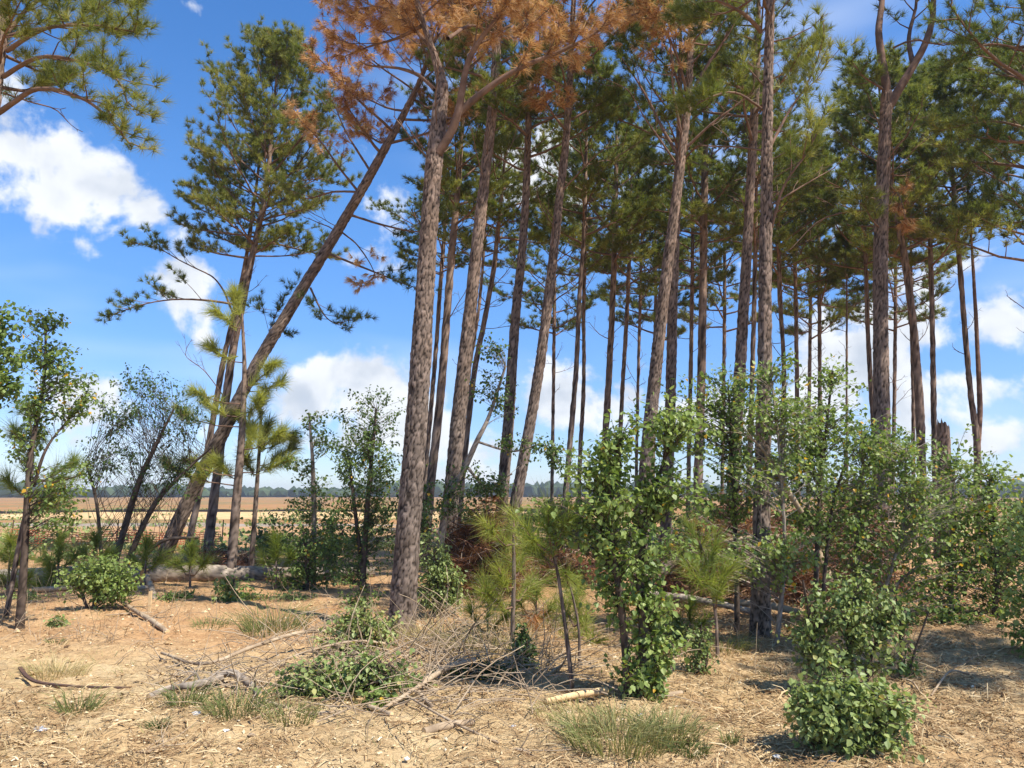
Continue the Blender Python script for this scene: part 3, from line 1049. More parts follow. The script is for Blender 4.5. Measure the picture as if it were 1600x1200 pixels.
build_pine('mid pine with green saplings round its trunk foot', 14.5,
           [(782, 820, 24), (795, 650, 22), (805, 500, 19), (815, 400, 17), (822, 300, 15), (826, 170, 13)], 14.0, 7.9, 2.1, 26, 11, 0.36, nbare=12, zbare=(5, 9))
build_pine('straight pine leaning right, crossing in front of white cloud', 14.0,
           [(800, 820, 24), (825, 680, 22), (845, 560, 20), (860, 440, 19), (872, 330, 17), (886, 200, 15), (891, 110, 13)], 13.6, 8.4, 2.0, 24, 12, 0.36, dead=.12, nbare=6, zbare=(5.5, 9),
           limbs=(dict(p=[(876, 300, 0), (905, 270, -.2), (940, 235, -.4), (975, 225, -.5)], r=.02, bare=True, subs=4, big=False),))
build_pine('narrow pale pine stem in the left of the central gap', 19.0,
           [(885, 760, 13), (900, 580, 11.5), (905, 470, 10), (912, 370, 9.5), (915, 270, 8)], 12.8, 8.0, 1.9, 22, 13, 0.36, nbare=9)
build_pine('thin black stem right beside the narrow pale pine', 24.0,
           [(907, 700, 10), (912, 600, 9.5), (912, 480, 9), (915, 380, 8)], 12.6, 8.6, 2.0, 24, 14, 0.32, nbare=8)
build_pine('dark straight pine above the bushy green shrub', 22.0,
           [(945, 700, 15), (953, 560, 14), (960, 400, 13), (962, 300, 11)], 13.2, 8.2, 2.2, 26, 15, 0.3, nbare=9)
build_pine('slim black pine next right of the dark straight one', 26.0,
           [(970, 660, 10), (980, 480, 9.5), (984, 380, 8)], 13.6, 8.8, 2.1, 24, 16, 0.3, nbare=8)
build_pine('very thin pine with many bare twigs behind the shrub top', 28.0,
           [(996, 640, 7), (1000, 480, 7), (1002, 400, 6)], 12.5, 8.8, 1.9, 20, 17, 0.3, nbare=14, zbare=(4, 9))
build_pine('red-barked pine with rising limbs and a browned tip', 13.0,
           [(1012, 700, 26), (1022, 600, 25), (1035, 480, 23), (1050, 360, 21), (1065, 240, 19), (1076, 140, 15), (1080, 40, 11)], 12.2, 9.6, 1.8, 16, 18, 0.45, dead=.25, nbare=7, zbare=(7, 9.5), group=None,
           limbs=(dict(p=[(1062, 245, 0), (1040, 210, .1), (1015, 160, .2), (985, 110, .2), (965, 85, .3)], r=.035, subs=7, a0=.5, tint=.4),
                  dict(p=[(1068, 235, 0), (1110, 195, -.2), (1150, 165, -.3), (1175, 145, -.4)], r=.03, subs=6, a0=.4, bare=True),
                  dict(p=[(1074, 160, 0), (1100, 110, .1), (1140, 50, .2), (1165, 5, .3)], r=.04, subs=7, a0=.4, tint=.45),
                  dict(p=[(1066, 220, 0), (1052, 140, -.3), (1045, 60, -.5), (1010, 15, -.7)], r=.03, subs=9, a0=.4, dead=True, tint=.65),
                  dict(p=[(1075, 150, 0), (1055, 80, -.3), (1020, 20, -.5), (985, 25, -.7)], r=.03, subs=10, a0=.4, dead=True, tint=.7, sl=.35),
                  dict(p=[(1060, 260, 0), (1005, 180, -.2), (980, 140, -.3), (935, 120, -.4)], r=.02, subs=5, bare=True)))
build_pine('dark pine close behind the red-barked pine', 16.0,
           [(1041, 800, 18), (1047, 640, 17), (1051, 480, 16), (1054, 400, 15), (1058, 300, 12)], 13.0, 8.6, 2.1, 24, 19, 0.32, nbare=7)
build_pine('slim black pine in the gap right of the red-barked pine', 25.0,
           [(1076, 740, 10), (1079, 600, 9.5), (1081, 470, 9), (1082, 380, 8)], 12.8, 8.4, 2.0, 24, 20, 0.3, nbare=8)
build_pine('tall straight grey pine left of the twin stems', 20.2,
           [(1090, 780, 15), (1095, 620, 14), (1098, 480, 13), (1100, 330, 12), (1102, 210, 10)], 13.4, 8.4, 2.1, 26, 21, 0.36, nbare=8)
build_pine('pine stem standing close left of the sunlit plated pine', 15.0,
           [(1143, 800, 22), (1155, 600, 20), (1165, 430, 18), (1172, 300, 16), (1180, 150, 14)], 13.6, 8.8, 2.0, 22, 22, 0.38, dead=.05, nbare=8)
build_pine('thin pine half hidden behind the sunlit plated pine', 20.1,
           [(1170, 760, 12), (1175, 600, 11), (1179, 450, 10), (1181, 340, 9)], 12.6, 8.4, 1.9, 22, 23, 0.36, nbare=6)
build_pine('sunlit plated pine standing clear in front on the right', 9.0,
           [(1189, 1002, 34), (1190, 800, 30), (1194, 600, 26), (1196, 400, 23), (1198, 250, 21), (1201, 100, 18), (1203, 0, 16)], 11.0, 7.6, 1.35, 18, 24, 0.52, K=48, nw=.006, group=None, nbare=10, zbare=(5.6, 8.5), limbs=(
               dict(p=[(1204, 360, 0), (1225, 290, -.2), (1260, 240, -.3), (1285, 190, -.4)], r=.022, subs=8, sl=.45, a0=.4, tint=.72),
               dict(p=[(1203, 230, 0), (1235, 170, .2), (1262, 130, .3), (1285, 70, .3)], r=.022, subs=9, sl=.45, a0=.35, tint=.7),
               dict(p=[(1190, 170, 0), (1150, 145, -.2), (1115, 150, -.3), (1085, 165, -.4)], r=.018, subs=8, sl=.4, a0=.4, tint=.62),
               dict(p=[(1190, 50, 0), (1160, 20, -.2), (1120, 0, -.2), (1090, -15, -.2)], r=.03, subs=6, bare=True),
               dict(p=[(1206, 320, 0), (1255, 290, .2), (1290, 270, .3), (1305, 262, .3)], r=.014, subs=4, bare=True, big=False)))
for i, (lb, d_, px_, H_, cb_) in enumerate([
        ('dark pine right of the sunlit plated pine, bending left at mid height', 23.0, [(1222, 720, 11), (1225, 580, 10), (1219, 470, 10), (1217, 400, 9)], 12.6, 8.2),
        ('slim dark pine between the bent pine and the straight black one', 25.0, [(1246, 700, 10), (1245, 580, 9.5), (1243, 440, 9), (1242, 360, 8)], 12.6, 8.2),
        ('straight black pine in front of the big right-hand cloud', 26.0, [(1281, 700, 9), (1281, 600, 9), (1280, 430, 8.5), (1279, 330, 8)], 13.4, 8.0),
        ('thread-thin young pine rising before the big right-hand cloud', 24.0, [(1323, 660, 5), (1323, 560, 4.6), (1323, 450, 4), (1322, 400, 3.5)], 9.6, 8.0),
        ('thin pine hugging the left side of the forked pine', 22.0, [(1366, 680, 11), (1358, 560, 10), (1353, 420, 9), (1351, 340, 8)], 12.8, 8.2)]):
    build_pine(lb, d_, px_, H_, cb_, 1.0 if i == 3 else 2.1, 12 if i == 3 else 26, 30 + i, 0.33, nbare=12, zbare=(4.5, 9))
build_pine('forked pine with two rising arms near the upper right', 13.0,
           [(1380, 890, 33), (1378, 700, 29), (1376, 500, 26), (1377, 350, 24), (1385, 160, 20)], 8.9, 8.7, 0.5, 2, 40, 0.5, group=None, crown=False, nbare=4, zbare=(6.5, 8), limbs=(
               dict(p=[(1386, 170, 0), (1383, 120, 0), (1373, 60, 0), (1377, 10, .1), (1385, -60, .2), (1395, -130, .2)], r=.085, subs=10, a0=.55, sl=.4),
               dict(p=[(1387, 170, 0), (1410, 130, 0), (1437, 85, 0), (1455, 40, 0), (1460, -30, 0), (1470, -120, 0)], r=.085, subs=10, a0=.5, sl=.4),
               dict(p=[(1428, 105, 0), (1420, 60, .3), (1432, 0, .5), (1425, -60, .6)], r=.05, subs=8, a0=.4, sl=.4),
               dict(p=[(1380, 140, 0), (1365, 130, -.2), (1350, 120, -.4), (1330, 95, -.5)], r=.025, subs=7, sl=.4),
               dict(p=[(1395, 75, -.1), (1430, 62, -.3), (1480, 70, -.4), (1540, 40, -.4)], r=.02, subs=6, bare=True, big=False),
               dict(p=[(1378, 360, 0), (1360, 340, -.3), (1350, 320, -.4), (1335, 318, -.5)], r=.015, subs=7, sl=.5, tint=.7),
               dict(p=[(1386, 330, 0), (1400, 300, -.2), (1410, 320, -.3), (1415, 345, -.3)], r=.012, subs=3, sl=.35, dead=True, tint=.5),
               dict(p=[(1376, 330, 0), (1330, 330, .2), (1280, 345, .3), (1235, 390, .3)], r=.02, subs=4, bare=True, big=False)))
build_pine('dark pine just right of the forked pine, curving left up high', 19.0,
           [(1440, 740, 15), (1437, 640, 14), (1430, 540, 13), (1416, 420, 12), (1402, 340, 10)], 12.6, 7.6, 2.2, 26, 41, 0.33, nbare=10, zbare=(5, 8.2))
build_pine('slim stem close beside the curving dark pine', 24.0,
           [(1427, 720, 9), (1427, 640, 8), (1425, 540, 8), (1424, 440, 7)], 12.0, 8.4, 1.9, 20, 42, 0.33, nbare=5)
build_pine('straight dark pine left of the broken snag', 20.1,
           [(1461, 740, 13), (1459, 640, 12), (1456, 480, 11), (1453, 360, 10)], 12.8, 7.8, 2.1, 26, 43, 0.35, nbare=14, zbare=(5.2, 8.5))
build_pine('low-forked twin-stemmed dark pine right of the snag', 20.1,
           [(1528, 780, 16), (1526, 690, 14), (1515, 600, 12), (1500, 420, 11), (1488, 270, 9)], 13.2, 8.6, 2.0, 24, 44, 0.36, group=None, nbare=7, limbs=(
               dict(p=[(1527, 700, 0), (1531, 640, .1), (1525, 500, .3), (1518, 380, .4), (1510, 270, .5)], r=.075, subs=7, a0=.82, sl=.1),))
build_pine('near pine beyond the right edge whose dark boughs hang in the corner', 12.0,
           [(1705, 940, 36), (1690, 600, 32), (1675, 300, 28), (1662, 60, 24)], 13.5, 6.4, 2.3, 34, 45, 0.3, K=34, nw=.0085, group=None, limbs=(
               dict(p=[(1672, 120, 0), (1600, 80, -.1), (1540, 70, -.2), (1480, 100, -.3)], r=.03, subs=11, sl=.35, tint=.32),
               dict(p=[(1670, 240, 0), (1600, 200, .2), (1540, 190, .3), (1465, 205, .4)], r=.03, subs=11, sl=.35, tint=.62),
               dict(p=[(1680, 420, 0), (1630, 350, .2), (1590, 320, .3), (1550, 300, .4)], r=.03, subs=10, sl=.4, tint=.32)))
build_pine('second dark pine just outside the right edge', 18.0,
           [(1640, 880, 18), (1630, 600, 16), (1618, 350, 13)], 12.5, 7.0, 2.6, 30, 46, 0.3, nbare=6)
off_pine = build_pine('pine standing outside the right edge that shades the straw', 17.0, [(800, 900, 20), (800, 700, 18)], 13.0, 7.0, 1.7, 26, 47, 0.4, group=None)
off_pine.location = (10.5, 3.2, 0.0)
for i, (lb, d_, x_, H_) in enumerate([('rearmost pine glimpsed left of the central gap', 31.0, 862, 13.5), ('rearmost pine glimpsed behind the red-barked pine', 32.0, 1020, 14.6),
                                      ('rearmost pine glimpsed left of the plated pine', 30.0, 1128, 14.0), ('rearmost pine glimpsed behind the bent dark pine', 31.0, 1262, 13.8),
                                      ('rearmost pine glimpsed behind the forked pine', 30.0, 1395, 13.4)]):
    build_pine(lb, d_, [(x_, 800, 8), (x_ + 4, 500, 8), (x_ + 4, 400, 7)], H_, 8.0, 2.5, 26, 60 + i, 0.28, nbare=6)

# ------------------------------------------------------------------ broken snag
def snag():
    d = 19.0
    p = np.array([np.append(P(x, y, d), w * d / FPX / 2) for x, y, w in [(1477, 872, 22), (1476, 760, 20), (1475, 700, 19), (1474, 672, 18)]])
    base = np.array([p[0, 0], d, float(gh(p[0, 0], d))])
    p[0, 2] = base[2] - 0.1
    sp = smoothpath(p, 60)
    V, F, A = bark_tube(sp[:, :3], sp[:, 3], 28, 0.06, 0.02, 77)
    # jagged, splintered top
    k = 28
    th = np.arange(k) / k * 2 * np.pi
    V[-k:, 2] += 0.10 * np.cos(th + 2.4) + np.where(np.arange(k) % 3 == 0, 0.09, 0) + RNG.uniform(0, 0.12, k)
    root = thing('broken_snag', 'short broken-off pine trunk with splintered pale top', 'dead trunk', base)
    obj('trunk', make_mesh('trunk', V - base, F, A, 'pine_bark', True), root)
    t = Tubes()
    top = sp[-1]
    for i in range(16):
        a, rr = RNG.uniform(0, 6.28), top[3] * math.sqrt(RNG.random()) * 0.8
        q = top[:3] + np.array([math.cos(a) * rr, math.sin(a) * rr, -0.35])
        t.add(np.array([q, q + [0, 0, 0.3], q + [RNG.normal(0, .01), 0, RNG.uniform(0.34, 0.52)]]), [0.04, 0.03, 0.004], 5)
    t.build('splintered_wood', 'cut_wood', root, base, kind='stuff', label='pale torn wood at the broken top')


snag()

# ------------------------------------------------------------------ broad-leaved saplings and bushes
def leafy(name, label, cat, d, stems, blobs, leaf=0.05, tint=0.5, mat='broad_leaves', bark='dark_bark', group=None, per=12, yellow=0.012, droop=0.6, seed=0, tw=0.0045, aspect=0.8, dens=1.0, grow_b=1.14, loose=False, widen=1.0):
    rng = np.random.default_rng(100 + seed)
    sx, sy, sw = stems[0][0]
    b0 = P(sx, sy, d)
    base = np.array([b0[0], d, float(gh(b0[0], d))])
    root = thing(name, label, cat, base, group)
    sams = []
    for k, st in enumerate(stems):
        p = np.array([np.append(P(x, y, d), w * d / FPX / 2) for x, y, w in st])
        p[1:, 1] += rng.normal(0, 0.05, len(p) - 1)
        gz = float(gh(p[0, 0], d))
        if p[0, 2] < gz + 0.6:
            p[0, 2] = gz - 0.05
        L = np.linalg.norm(np.diff(p[:, :3], axis=0), axis=1).sum()
        sp = smoothpath(p, max(8, int(L / 0.05)))
        V, F, A = bark_tube(sp[:, :3], np.maximum(sp[:, 3], 0.004), 10, 0.02, 0.002, seed + k, flare=0.1)
        obj('stem', make_mesh('stem', V - base, F, A, bark, True), root)
        sams.append(sp)
    sam = np.concatenate(sams)
    tb = Tubes()
    LC, LD, LT = [], [], []
    for bl in blobs:
        x, y, rx, ry = bl[:4]
        rx, ry = rx * grow_b * widen, ry * grow_b
        n = bl[4] if len(bl) > 4 else int(dens * 0.02 * rx * ry * (1.3 if d > 8 else 1.0)) + 8
        dd = bl[5] if len(bl) > 5 else 0.0
        c = P(x, y, d + dd)
        rw = np.array([rx, (rx + ry) * 0.5, ry]) * (d + dd) / FPX
        bt = tint + rng.normal(0, 0.05)
        if len(bl) > 4:
            n = int(n * 2.1)
        for i in range(n):
            v = rng.normal(size=3)
            v = v / np.linalg.norm(v)
            v = v * rng.uniform(0.1, 1.0) ** 0.5 * (0.45 + 1.05 * float(vnoise(np.array(v[0] * 2.2 + x), np.array(v[2] * 2.2 + v[1] + y), seed))) * (1.3 if rng.random() < 0.1 else 1.0)
            q = c + v * rw
            q[2] = max(q[2], float(gh(q[0], q[1])) + 0.05)
            hd = np.linalg.norm(sam[:, :2] - q[:2], axis=1)
            want = q[2] - 0.35 * hd - 0.08
            sc = hd + 1.6 * np.abs(sam[:, 2] - want) + rng.random(len(sam)) * 0.3
            s = sam[np.argmin(sc), :3]
            if loose:
                ok = np.nonzero((sam[:, 2] < q[2] - 0.1) & (sam[:, 2] > q[2] - 1.6))[0]
                if len(ok):
                    s = sam[ok[rng.integers(len(ok))], :3]
            m = s * 0.45 + q * 0.55 + np.array([0, 0, 0.12 * np.linalg.norm(q - s)]) + rng.normal(0, 0.03 + 0.12 * np.linalg.norm(q - s), 3)
            t = np.linspace(0, 1, 4)[:, None]
            pt = (1 - t) ** 2 * s + 2 * t * (1 - t) * m + t ** 2 * q
            tb.add(pt, np.linspace(tw, 0.0018, 4), 3, rng.uniform(0.2, 0.9))
            ln = np.linalg.norm(q - s)
            span = min(0.6, 0.2 / max(ln, 0.05))
            for j in range(per):
                tt = 1 - span * rng.random() ** 1.2
                f = tt * 3
                a = min(int(f), 2)
                cc = pt[a] + (pt[a + 1] - pt[a]) * (f - a)
                o = rng.normal(size=3)
                o = o / np.linalg.norm(o)
                LC.append(cc + o * leaf * rng.uniform(0.2, 1.7))
                LD.append(o)
                LT.append(bt)
    tb.build('twigs', bark, root, base, kind='stuff')
    V, F, T = leaves(np.array(LC), np.array(LD), leaf, rng, np.array(LT), droop, yellow, aspect)
    obj('foliage', make_mesh('foliage', V - base, F, {'tint': T}, mat), root, kind='stuff')
    return root


TG = 'broad-leaved saplings and bushes'
leafy('leafy_shrub', 'dense bright green shrub climbing a slim stem in centre foreground', 'shrub', 6.5,
      [[(984, 1090, 14), (975, 1000, 12), (962, 900, 10), (950, 800, 8), (965, 700, 5)], [(1004, 1085, 22), (1006, 980, 17), (1000, 900, 12), (1015, 800, 8), (1050, 690, 5)]],
      [(1045, 662, 60, 40), (930, 725, 48, 32), (985, 690, 45, 38), (960, 775, 88, 52, 60), (1060, 765, 45, 42), (925, 830, 55, 45), (1000, 855, 55, 42), (975, 915, 55, 42), (1025, 955, 36, 36), (1022, 1010, 38, 38, 32), (1010, 1058, 38, 36, 34)],
      0.05, 0.68, group=TG, per=11, seed=1, dens=.9, widen=1.15)
leafy('leafy_bush', 'low rounded green bush alone in the right foreground', 'bush', 5.1,
      [[(1325, 1182, 8), (1322, 1130, 6), (1320, 1080, 4)], [(1335, 1180, 7), (1365, 1130, 5), (1385, 1105, 3)], [(1318, 1180, 7), (1290, 1140, 5), (1268, 1110, 3)]],
      [(1300, 1095, 62, 42, 70), (1355, 1110, 55, 48, 60), (1300, 1140, 55, 36, 45), (1385, 1130, 36, 32, 28), (1340, 1160, 60, 22, 32), (1260, 1100, 28, 26, 16)],
      0.042, 0.56, 'grey_leaves', group=TG, per=13, seed=2, yellow=.004)
leafy('leafy_bush', 'mid-height greyish bush right behind the low rounded bush', 'bush', 6.6,
      [[(1335, 1062, 8), (1330, 1000, 6), (1325, 930, 4)], [(1283, 1052, 6), (1270, 985, 5), (1250, 905, 4)], [(1345, 1060, 5), (1375, 1000, 4), (1392, 960, 3)]],
      [(1300, 955, 58, 36), (1355, 985, 48, 32), (1275, 1010, 36, 32), (1335, 925, 46, 26), (1380, 960, 30, 25), (1320, 1030, 40, 24)],
      0.045, 0.48, 'grey_leaves', group=TG, per=13, seed=3, yellow=.006)
RG = 'tall saplings massed on the right'
for i, (lb, d_, st, bl, tn) in enumerate([
        ('leftmost tall sapling of the right-hand thicket', 9.4, [[(1152, 985, 9), (1150, 850, 7), (1145, 720, 5), (1140, 600, 3)]],
         [(1130, 615, 52, 30), (1108, 675, 48, 36), (1165, 715, 55, 45), (1088, 640, 40, 34), (1135, 780, 55, 36)], .42),
        ('sapling whose sprays cross the sunlit plated pine trunk', 8.5, [[(1212, 1000, 8), (1225, 860, 6), (1215, 700, 4), (1205, 585, 3)]],
         [(1200, 578, 42, 20), (1235, 650, 46, 40), (1212, 735, 46, 40), (1150, 862, 66, 38, 44), (1235, 860, 38, 36), (1180, 640, 30, 26)], .46),
        ('upright sapling with high tip right of the plated pine', 9.2, [[(1272, 985, 9), (1275, 820, 7), (1290, 700, 5), (1300, 580, 3)], [(1280, 985, 7), (1300, 800, 5), (1320, 720, 4)]],
         [(1300, 588, 34, 22), (1290, 655, 55, 38), (1278, 735, 55, 46), (1290, 815, 52, 40), (1250, 690, 36, 36)], .4),
        ('bushy sapling covering the foot of the forked pine', 9.6, [[(1342, 985, 9), (1345, 830, 7), (1350, 720, 5), (1345, 660, 3)]],
         [(1335, 680, 50, 34), (1365, 745, 52, 44), (1335, 800, 52, 42), (1345, 870, 55, 36), (1395, 700, 34, 36)], .42),
        ('open sapling right of the forked pine with pale bare stems', 9.2, [[(1360, 975, 7), (1393, 880, 5), (1415, 800, 4), (1412, 700, 3)], [(1365, 970, 6), (1400, 920, 5), (1445, 880, 4)]],
         [(1410, 705, 44, 24), (1432, 765, 50, 38), (1420, 840, 52, 42), (1410, 920, 52, 34), (1455, 800, 36, 36)], .45),
        ('leafy sapling below the broken snag', 9.8, [[(1488, 990, 8), (1490, 850, 6), (1485, 720, 3)]],
         [(1480, 722, 44, 28), (1502, 790, 52, 44), (1480, 860, 52, 38), (1465, 925, 52, 32), (1520, 860, 40, 40)], .43),
        ('broad sapling with ragged top under the twin-stemmed pine', 9.4, [[(1556, 995, 8), (1555, 860, 6), (1545, 740, 3)]],
         [(1540, 738, 40, 24), (1562, 795, 52, 38), (1550, 865, 56, 42), (1545, 925, 48, 30), (1592, 840, 36, 40)], .4),
        ('sapling cut by the right edge of the picture', 7.6, [[(1628, 1080, 8), (1625, 950, 6), (1610, 820, 3)]],
         [(1605, 860, 40, 55), (1592, 985, 26, 30), (1612, 930, 36, 36)], .5)]):
    leafy('leafy_sapling', lb, 'sapling', d_, st, bl, 0.05, tn + .2, group=RG, per=12, seed=10 + i, bark='pale_bark' if i in (1, 3, 4, 5) else 'dark_bark', yellow=.02, dens=.56, grow_b=1.25, widen=1.45)
leafy('leafy_sapling', 'thin spindly sapling on bare straw ground at right', 'sapling', 7.0, [[(1408, 1082, 5), (1405, 1000, 4), (1404, 935, 2)], [(1415, 1080, 4), (1432, 1010, 3), (1448, 955, 2)]],
      [(1412, 965, 20, 32, 8), (1425, 1025, 13, 16, 5), (1402, 1035, 8, 12, 3)], .045, .3, group=TG, per=8, seed=20)
leafy('leafy_bush', 'small upright weed bush left of the sunlit plated pine', 'bush', 7.3, [[(1090, 1062, 5), (1092, 1010, 3), (1095, 975, 2)], [(1100, 1062, 4), (1106, 1015, 3)]],
      [(1092, 1005, 24, 32, 26), (1088, 1035, 18, 18, 10)], .036, .42, 'grey_leaves', group=TG, per=9, seed=21)
leafy('leafy_sapling', 'tall bushy sapling close left of the dead front pine', 'sapling', 13.2, [[(566, 905, 10), (575, 800, 8), (588, 640, 4)], [(572, 900, 8), (555, 800, 6), (545, 720, 4)]],
      [(585, 660, 46, 38, 34), (592, 725, 46, 50, 40), (565, 795, 55, 48, 44), (600, 845, 32, 36, 22), (545, 860, 34, 30, 20), (545, 720, 30, 40, 24), (560, 690, 40, 40, 24), (610, 780, 30, 50, 24)], .055, .34, group=TG, per=15, seed=22, aspect=.65, grow_b=1.3)
leafy('leafy_bush', 'grey-green bush at the right foot of the dead front pine', 'bush', 10.6, [[(690, 958, 8), (685, 900, 6), (680, 860, 4)], [(694, 958, 6), (708, 920, 4)]],
      [(680, 875, 36, 36, 48), (704, 905, 30, 30, 34), (668, 925, 28, 28, 26), (694, 935, 30, 20, 18)], .05, .52, 'grey_leaves', group=TG, per=14, seed=23, aspect=.6)
leafy('leafy_sapling', 'thin pale-stemmed sapling between leaning pine and front pine', 'sapling', 14.0, [[(490, 905, 9), (491, 800, 8), (489, 720, 6), (484, 645, 3)]],
      [(490, 655, 24, 14, 10), (512, 690, 28, 16, 12), (472, 722, 28, 20, 12), (502, 770, 32, 24, 16), (470, 790, 26, 22, 12)], .055, .4, bark='pale_bark', group=TG, per=11, seed=24)
leafy('leafy_bush', 'bushy green growth over the fallen log left of centre', 'bush', 13.6, [[(480, 925, 8), (482, 870, 6), (478, 830, 4)]],
      [(485, 845, 46, 30, 34), (470, 890, 44, 26, 30), (510, 880, 34, 30, 24), (450, 905, 28, 18, 12)], .055, .5, group=TG, per=13, seed=25)
leafy('leafy_bush', 'low green bush growing in front of the fallen log', 'bush', 12.0, [[(372, 955, 6), (368, 930, 4), (365, 905, 3)]],
      [(350, 915, 26, 18, 20), (392, 938, 34, 18, 22), (365, 940, 26, 14, 14)], .05, .6, group=TG, per=11, seed=26)
leafy('leafy_sapling', 'slender sapling with dark stem near the left edge', 'sapling', 9.3, [[(30, 990, 13), (46, 850, 10), (54, 720, 8), (66, 600, 5), (74, 500, 3)], [(52, 760, 6), (80, 700, 4), (105, 650, 3)]],
      [(68, 500, 38, 14, 14), (75, 552, 46, 32, 26), (112, 590, 40, 28, 22), (62, 632, 42, 28, 24), (122, 630, 30, 22, 14), (42, 690, 34, 30, 16), (95, 755, 44, 30, 22), (105, 800, 36, 22, 14)],
      .05, .5, group=TG, per=11, seed=27, yellow=.03)
leafy('leafy_sapling', 'sapling boughs reaching in from the left edge', 'sapling', 8.2, [[(-40, 1030, 12), (-25, 700, 9), (-10, 500, 4)]],
      [(8, 500, 28, 26, 16), (4, 560, 32, 34, 22), (14, 600, 24, 16, 12)], .055, .42, group=TG, per=13, seed=28)
leafy('bare_twiggy_tree', 'sparse multi-stemmed little tree leaning right behind the left saplings', 'small tree', 14.2,
      [[(172, 872, 10), (213, 765, 9), (245, 700, 6), (272, 640, 3)], [(186, 876, 9), (238, 795, 8), (290, 735, 5), (330, 700, 3)], [(165, 868, 6), (152, 790, 5), (135, 720, 3)], [(195, 880, 7), (250, 848, 6), (310, 840, 4)]],
      [(180, 640, 36, 34, 22), (240, 612, 44, 36, 22), (290, 640, 36, 34, 18), (150, 715, 32, 34, 18), (228, 715, 56, 44, 30), (285, 740, 36, 34, 16), (205, 590, 36, 18, 10), (175, 660, 26, 22, 14)],
      .055, .2, group=None, per=15, seed=29, tw=.005, aspect=.6, yellow=.0, loose=True)
leafy('leafy_bush', 'bright green round bush in front of the left fallen log', 'bush', 10.7, [[(146, 966, 7), (150, 920, 5), (165, 890, 3)], [(140, 965, 5), (125, 915, 4)]],
      [(165, 890, 44, 28, 50), (192, 905, 26, 24, 24), (130, 895, 36, 26, 26), (175, 925, 32, 18, 20)], .05, .68, group=TG, per=13, seed=30)
leafy('leafy_sapling', 'bent pale-stemmed sapling rising between the central pines', 'sapling', 12.6, [[(676, 900, 13), (700, 780, 11), (722, 740, 9), (745, 690, 8), (765, 648, 6), (790, 570, 4)], [(730, 730, 5), (760, 760, 4), (800, 740, 3)], [(745, 690, 4), (800, 705, 3), (845, 695, 2), (868, 712, 2)]],
      [(770, 540, 24, 26, 12), (757, 600, 26, 26, 12), (790, 620, 22, 24, 10), (735, 758, 38, 34, 26), (772, 768, 32, 26, 20), (850, 700, 32, 18, 14), (872, 722, 22, 20, 10), (800, 690, 20, 18, 8), (700, 790, 34, 30, 18)],
      .055, .22, bark='pale_bark', group=TG, per=11, seed=31)
leafy('leafy_bush', 'pale green regrowth bush among the foreground branch heap', 'bush', 8.0, [[(560, 1040, 6), (565, 990, 5), (570, 950, 3)], [(552, 1040, 5), (535, 1000, 3)]],
      [(565, 965, 46, 20, 34), (535, 1002, 40, 24, 34), (590, 990, 26, 22, 18)], .044, .72, 'grey_leaves', group=TG, per=12, seed=32)
leafy('cut_leafy_branch', 'wilting grey-leaved branches lying on the foreground heap', 'branch', 6.3, [[(520, 1095, 7), (500, 1060, 5), (470, 1040, 3)], [(540, 1090, 6), (580, 1050, 4), (610, 1035, 3)]],
      [(500, 1055, 62, 28, 44), (570, 1045, 50, 26, 34), (462, 1072, 32, 18, 16), (530, 1078, 55, 18, 26), (620, 1062, 30, 18, 12)], .042, .5, 'grey_leaves', group=None, per=10, seed=33, yellow=.03)
leafy('leafy_bush', 'dark drooping sprig bush in the middle of the foreground', 'bush', 7.1, [[(762, 1085, 6), (755, 1060, 4), (745, 1040, 3)]],
      [(745, 1052, 44, 18, 24), (785, 1060, 16, 24, 12), (715, 1062, 24, 14, 10)], .042, .05, group=TG, per=11, seed=34)
leafy('leafy_bush', 'narrow dark hanging sprig right of the dark foreground bush', 'bush', 7.6, [[(820, 1062, 5), (818, 1020, 4), (815, 985, 3)]],
      [(816, 1005, 13, 30, 20), (822, 1038, 11, 14, 8)], .045, .05, group=TG, per=12, seed=35)
leafy('leafy_bush', 'small bush sprouting beside the leaning branch pole at left', 'bush', 12.2, [[(288, 950, 5), (290, 940, 3)]], [(288, 942, 18, 8, 10)], .05, .55, group=TG, per=10, seed=36)
leafy('leafy_sapling', 'dark dense far bush behind the central young pines', 'bush', 24.0, [[(868, 850, 8), (867, 800, 5)]], [(866, 800, 24, 26, 40), (878, 825, 24, 20, 24)], .08, .12, group=TG, per=16, seed=37)
leafy('leafy_sapling', 'far dark tree at the extreme right horizon', 'tree', 38.0, [[(1592, 822, 5), (1592, 800, 4)]], [(1592, 792, 16, 12, 34), (1604, 806, 20, 14, 30)], .12, .1, group=None, per=16, seed=38)
leafy('leafy_bush', 'low far bushes beyond the red-brown brush pile', 'bush', 34.0, [[(800, 830, 4), (800, 815, 3)]], [(770, 815, 24, 12, 30), (812, 812, 22, 10, 26), (835, 806, 18, 12, 20)], .1, .15, group=None, per=14, seed=39)

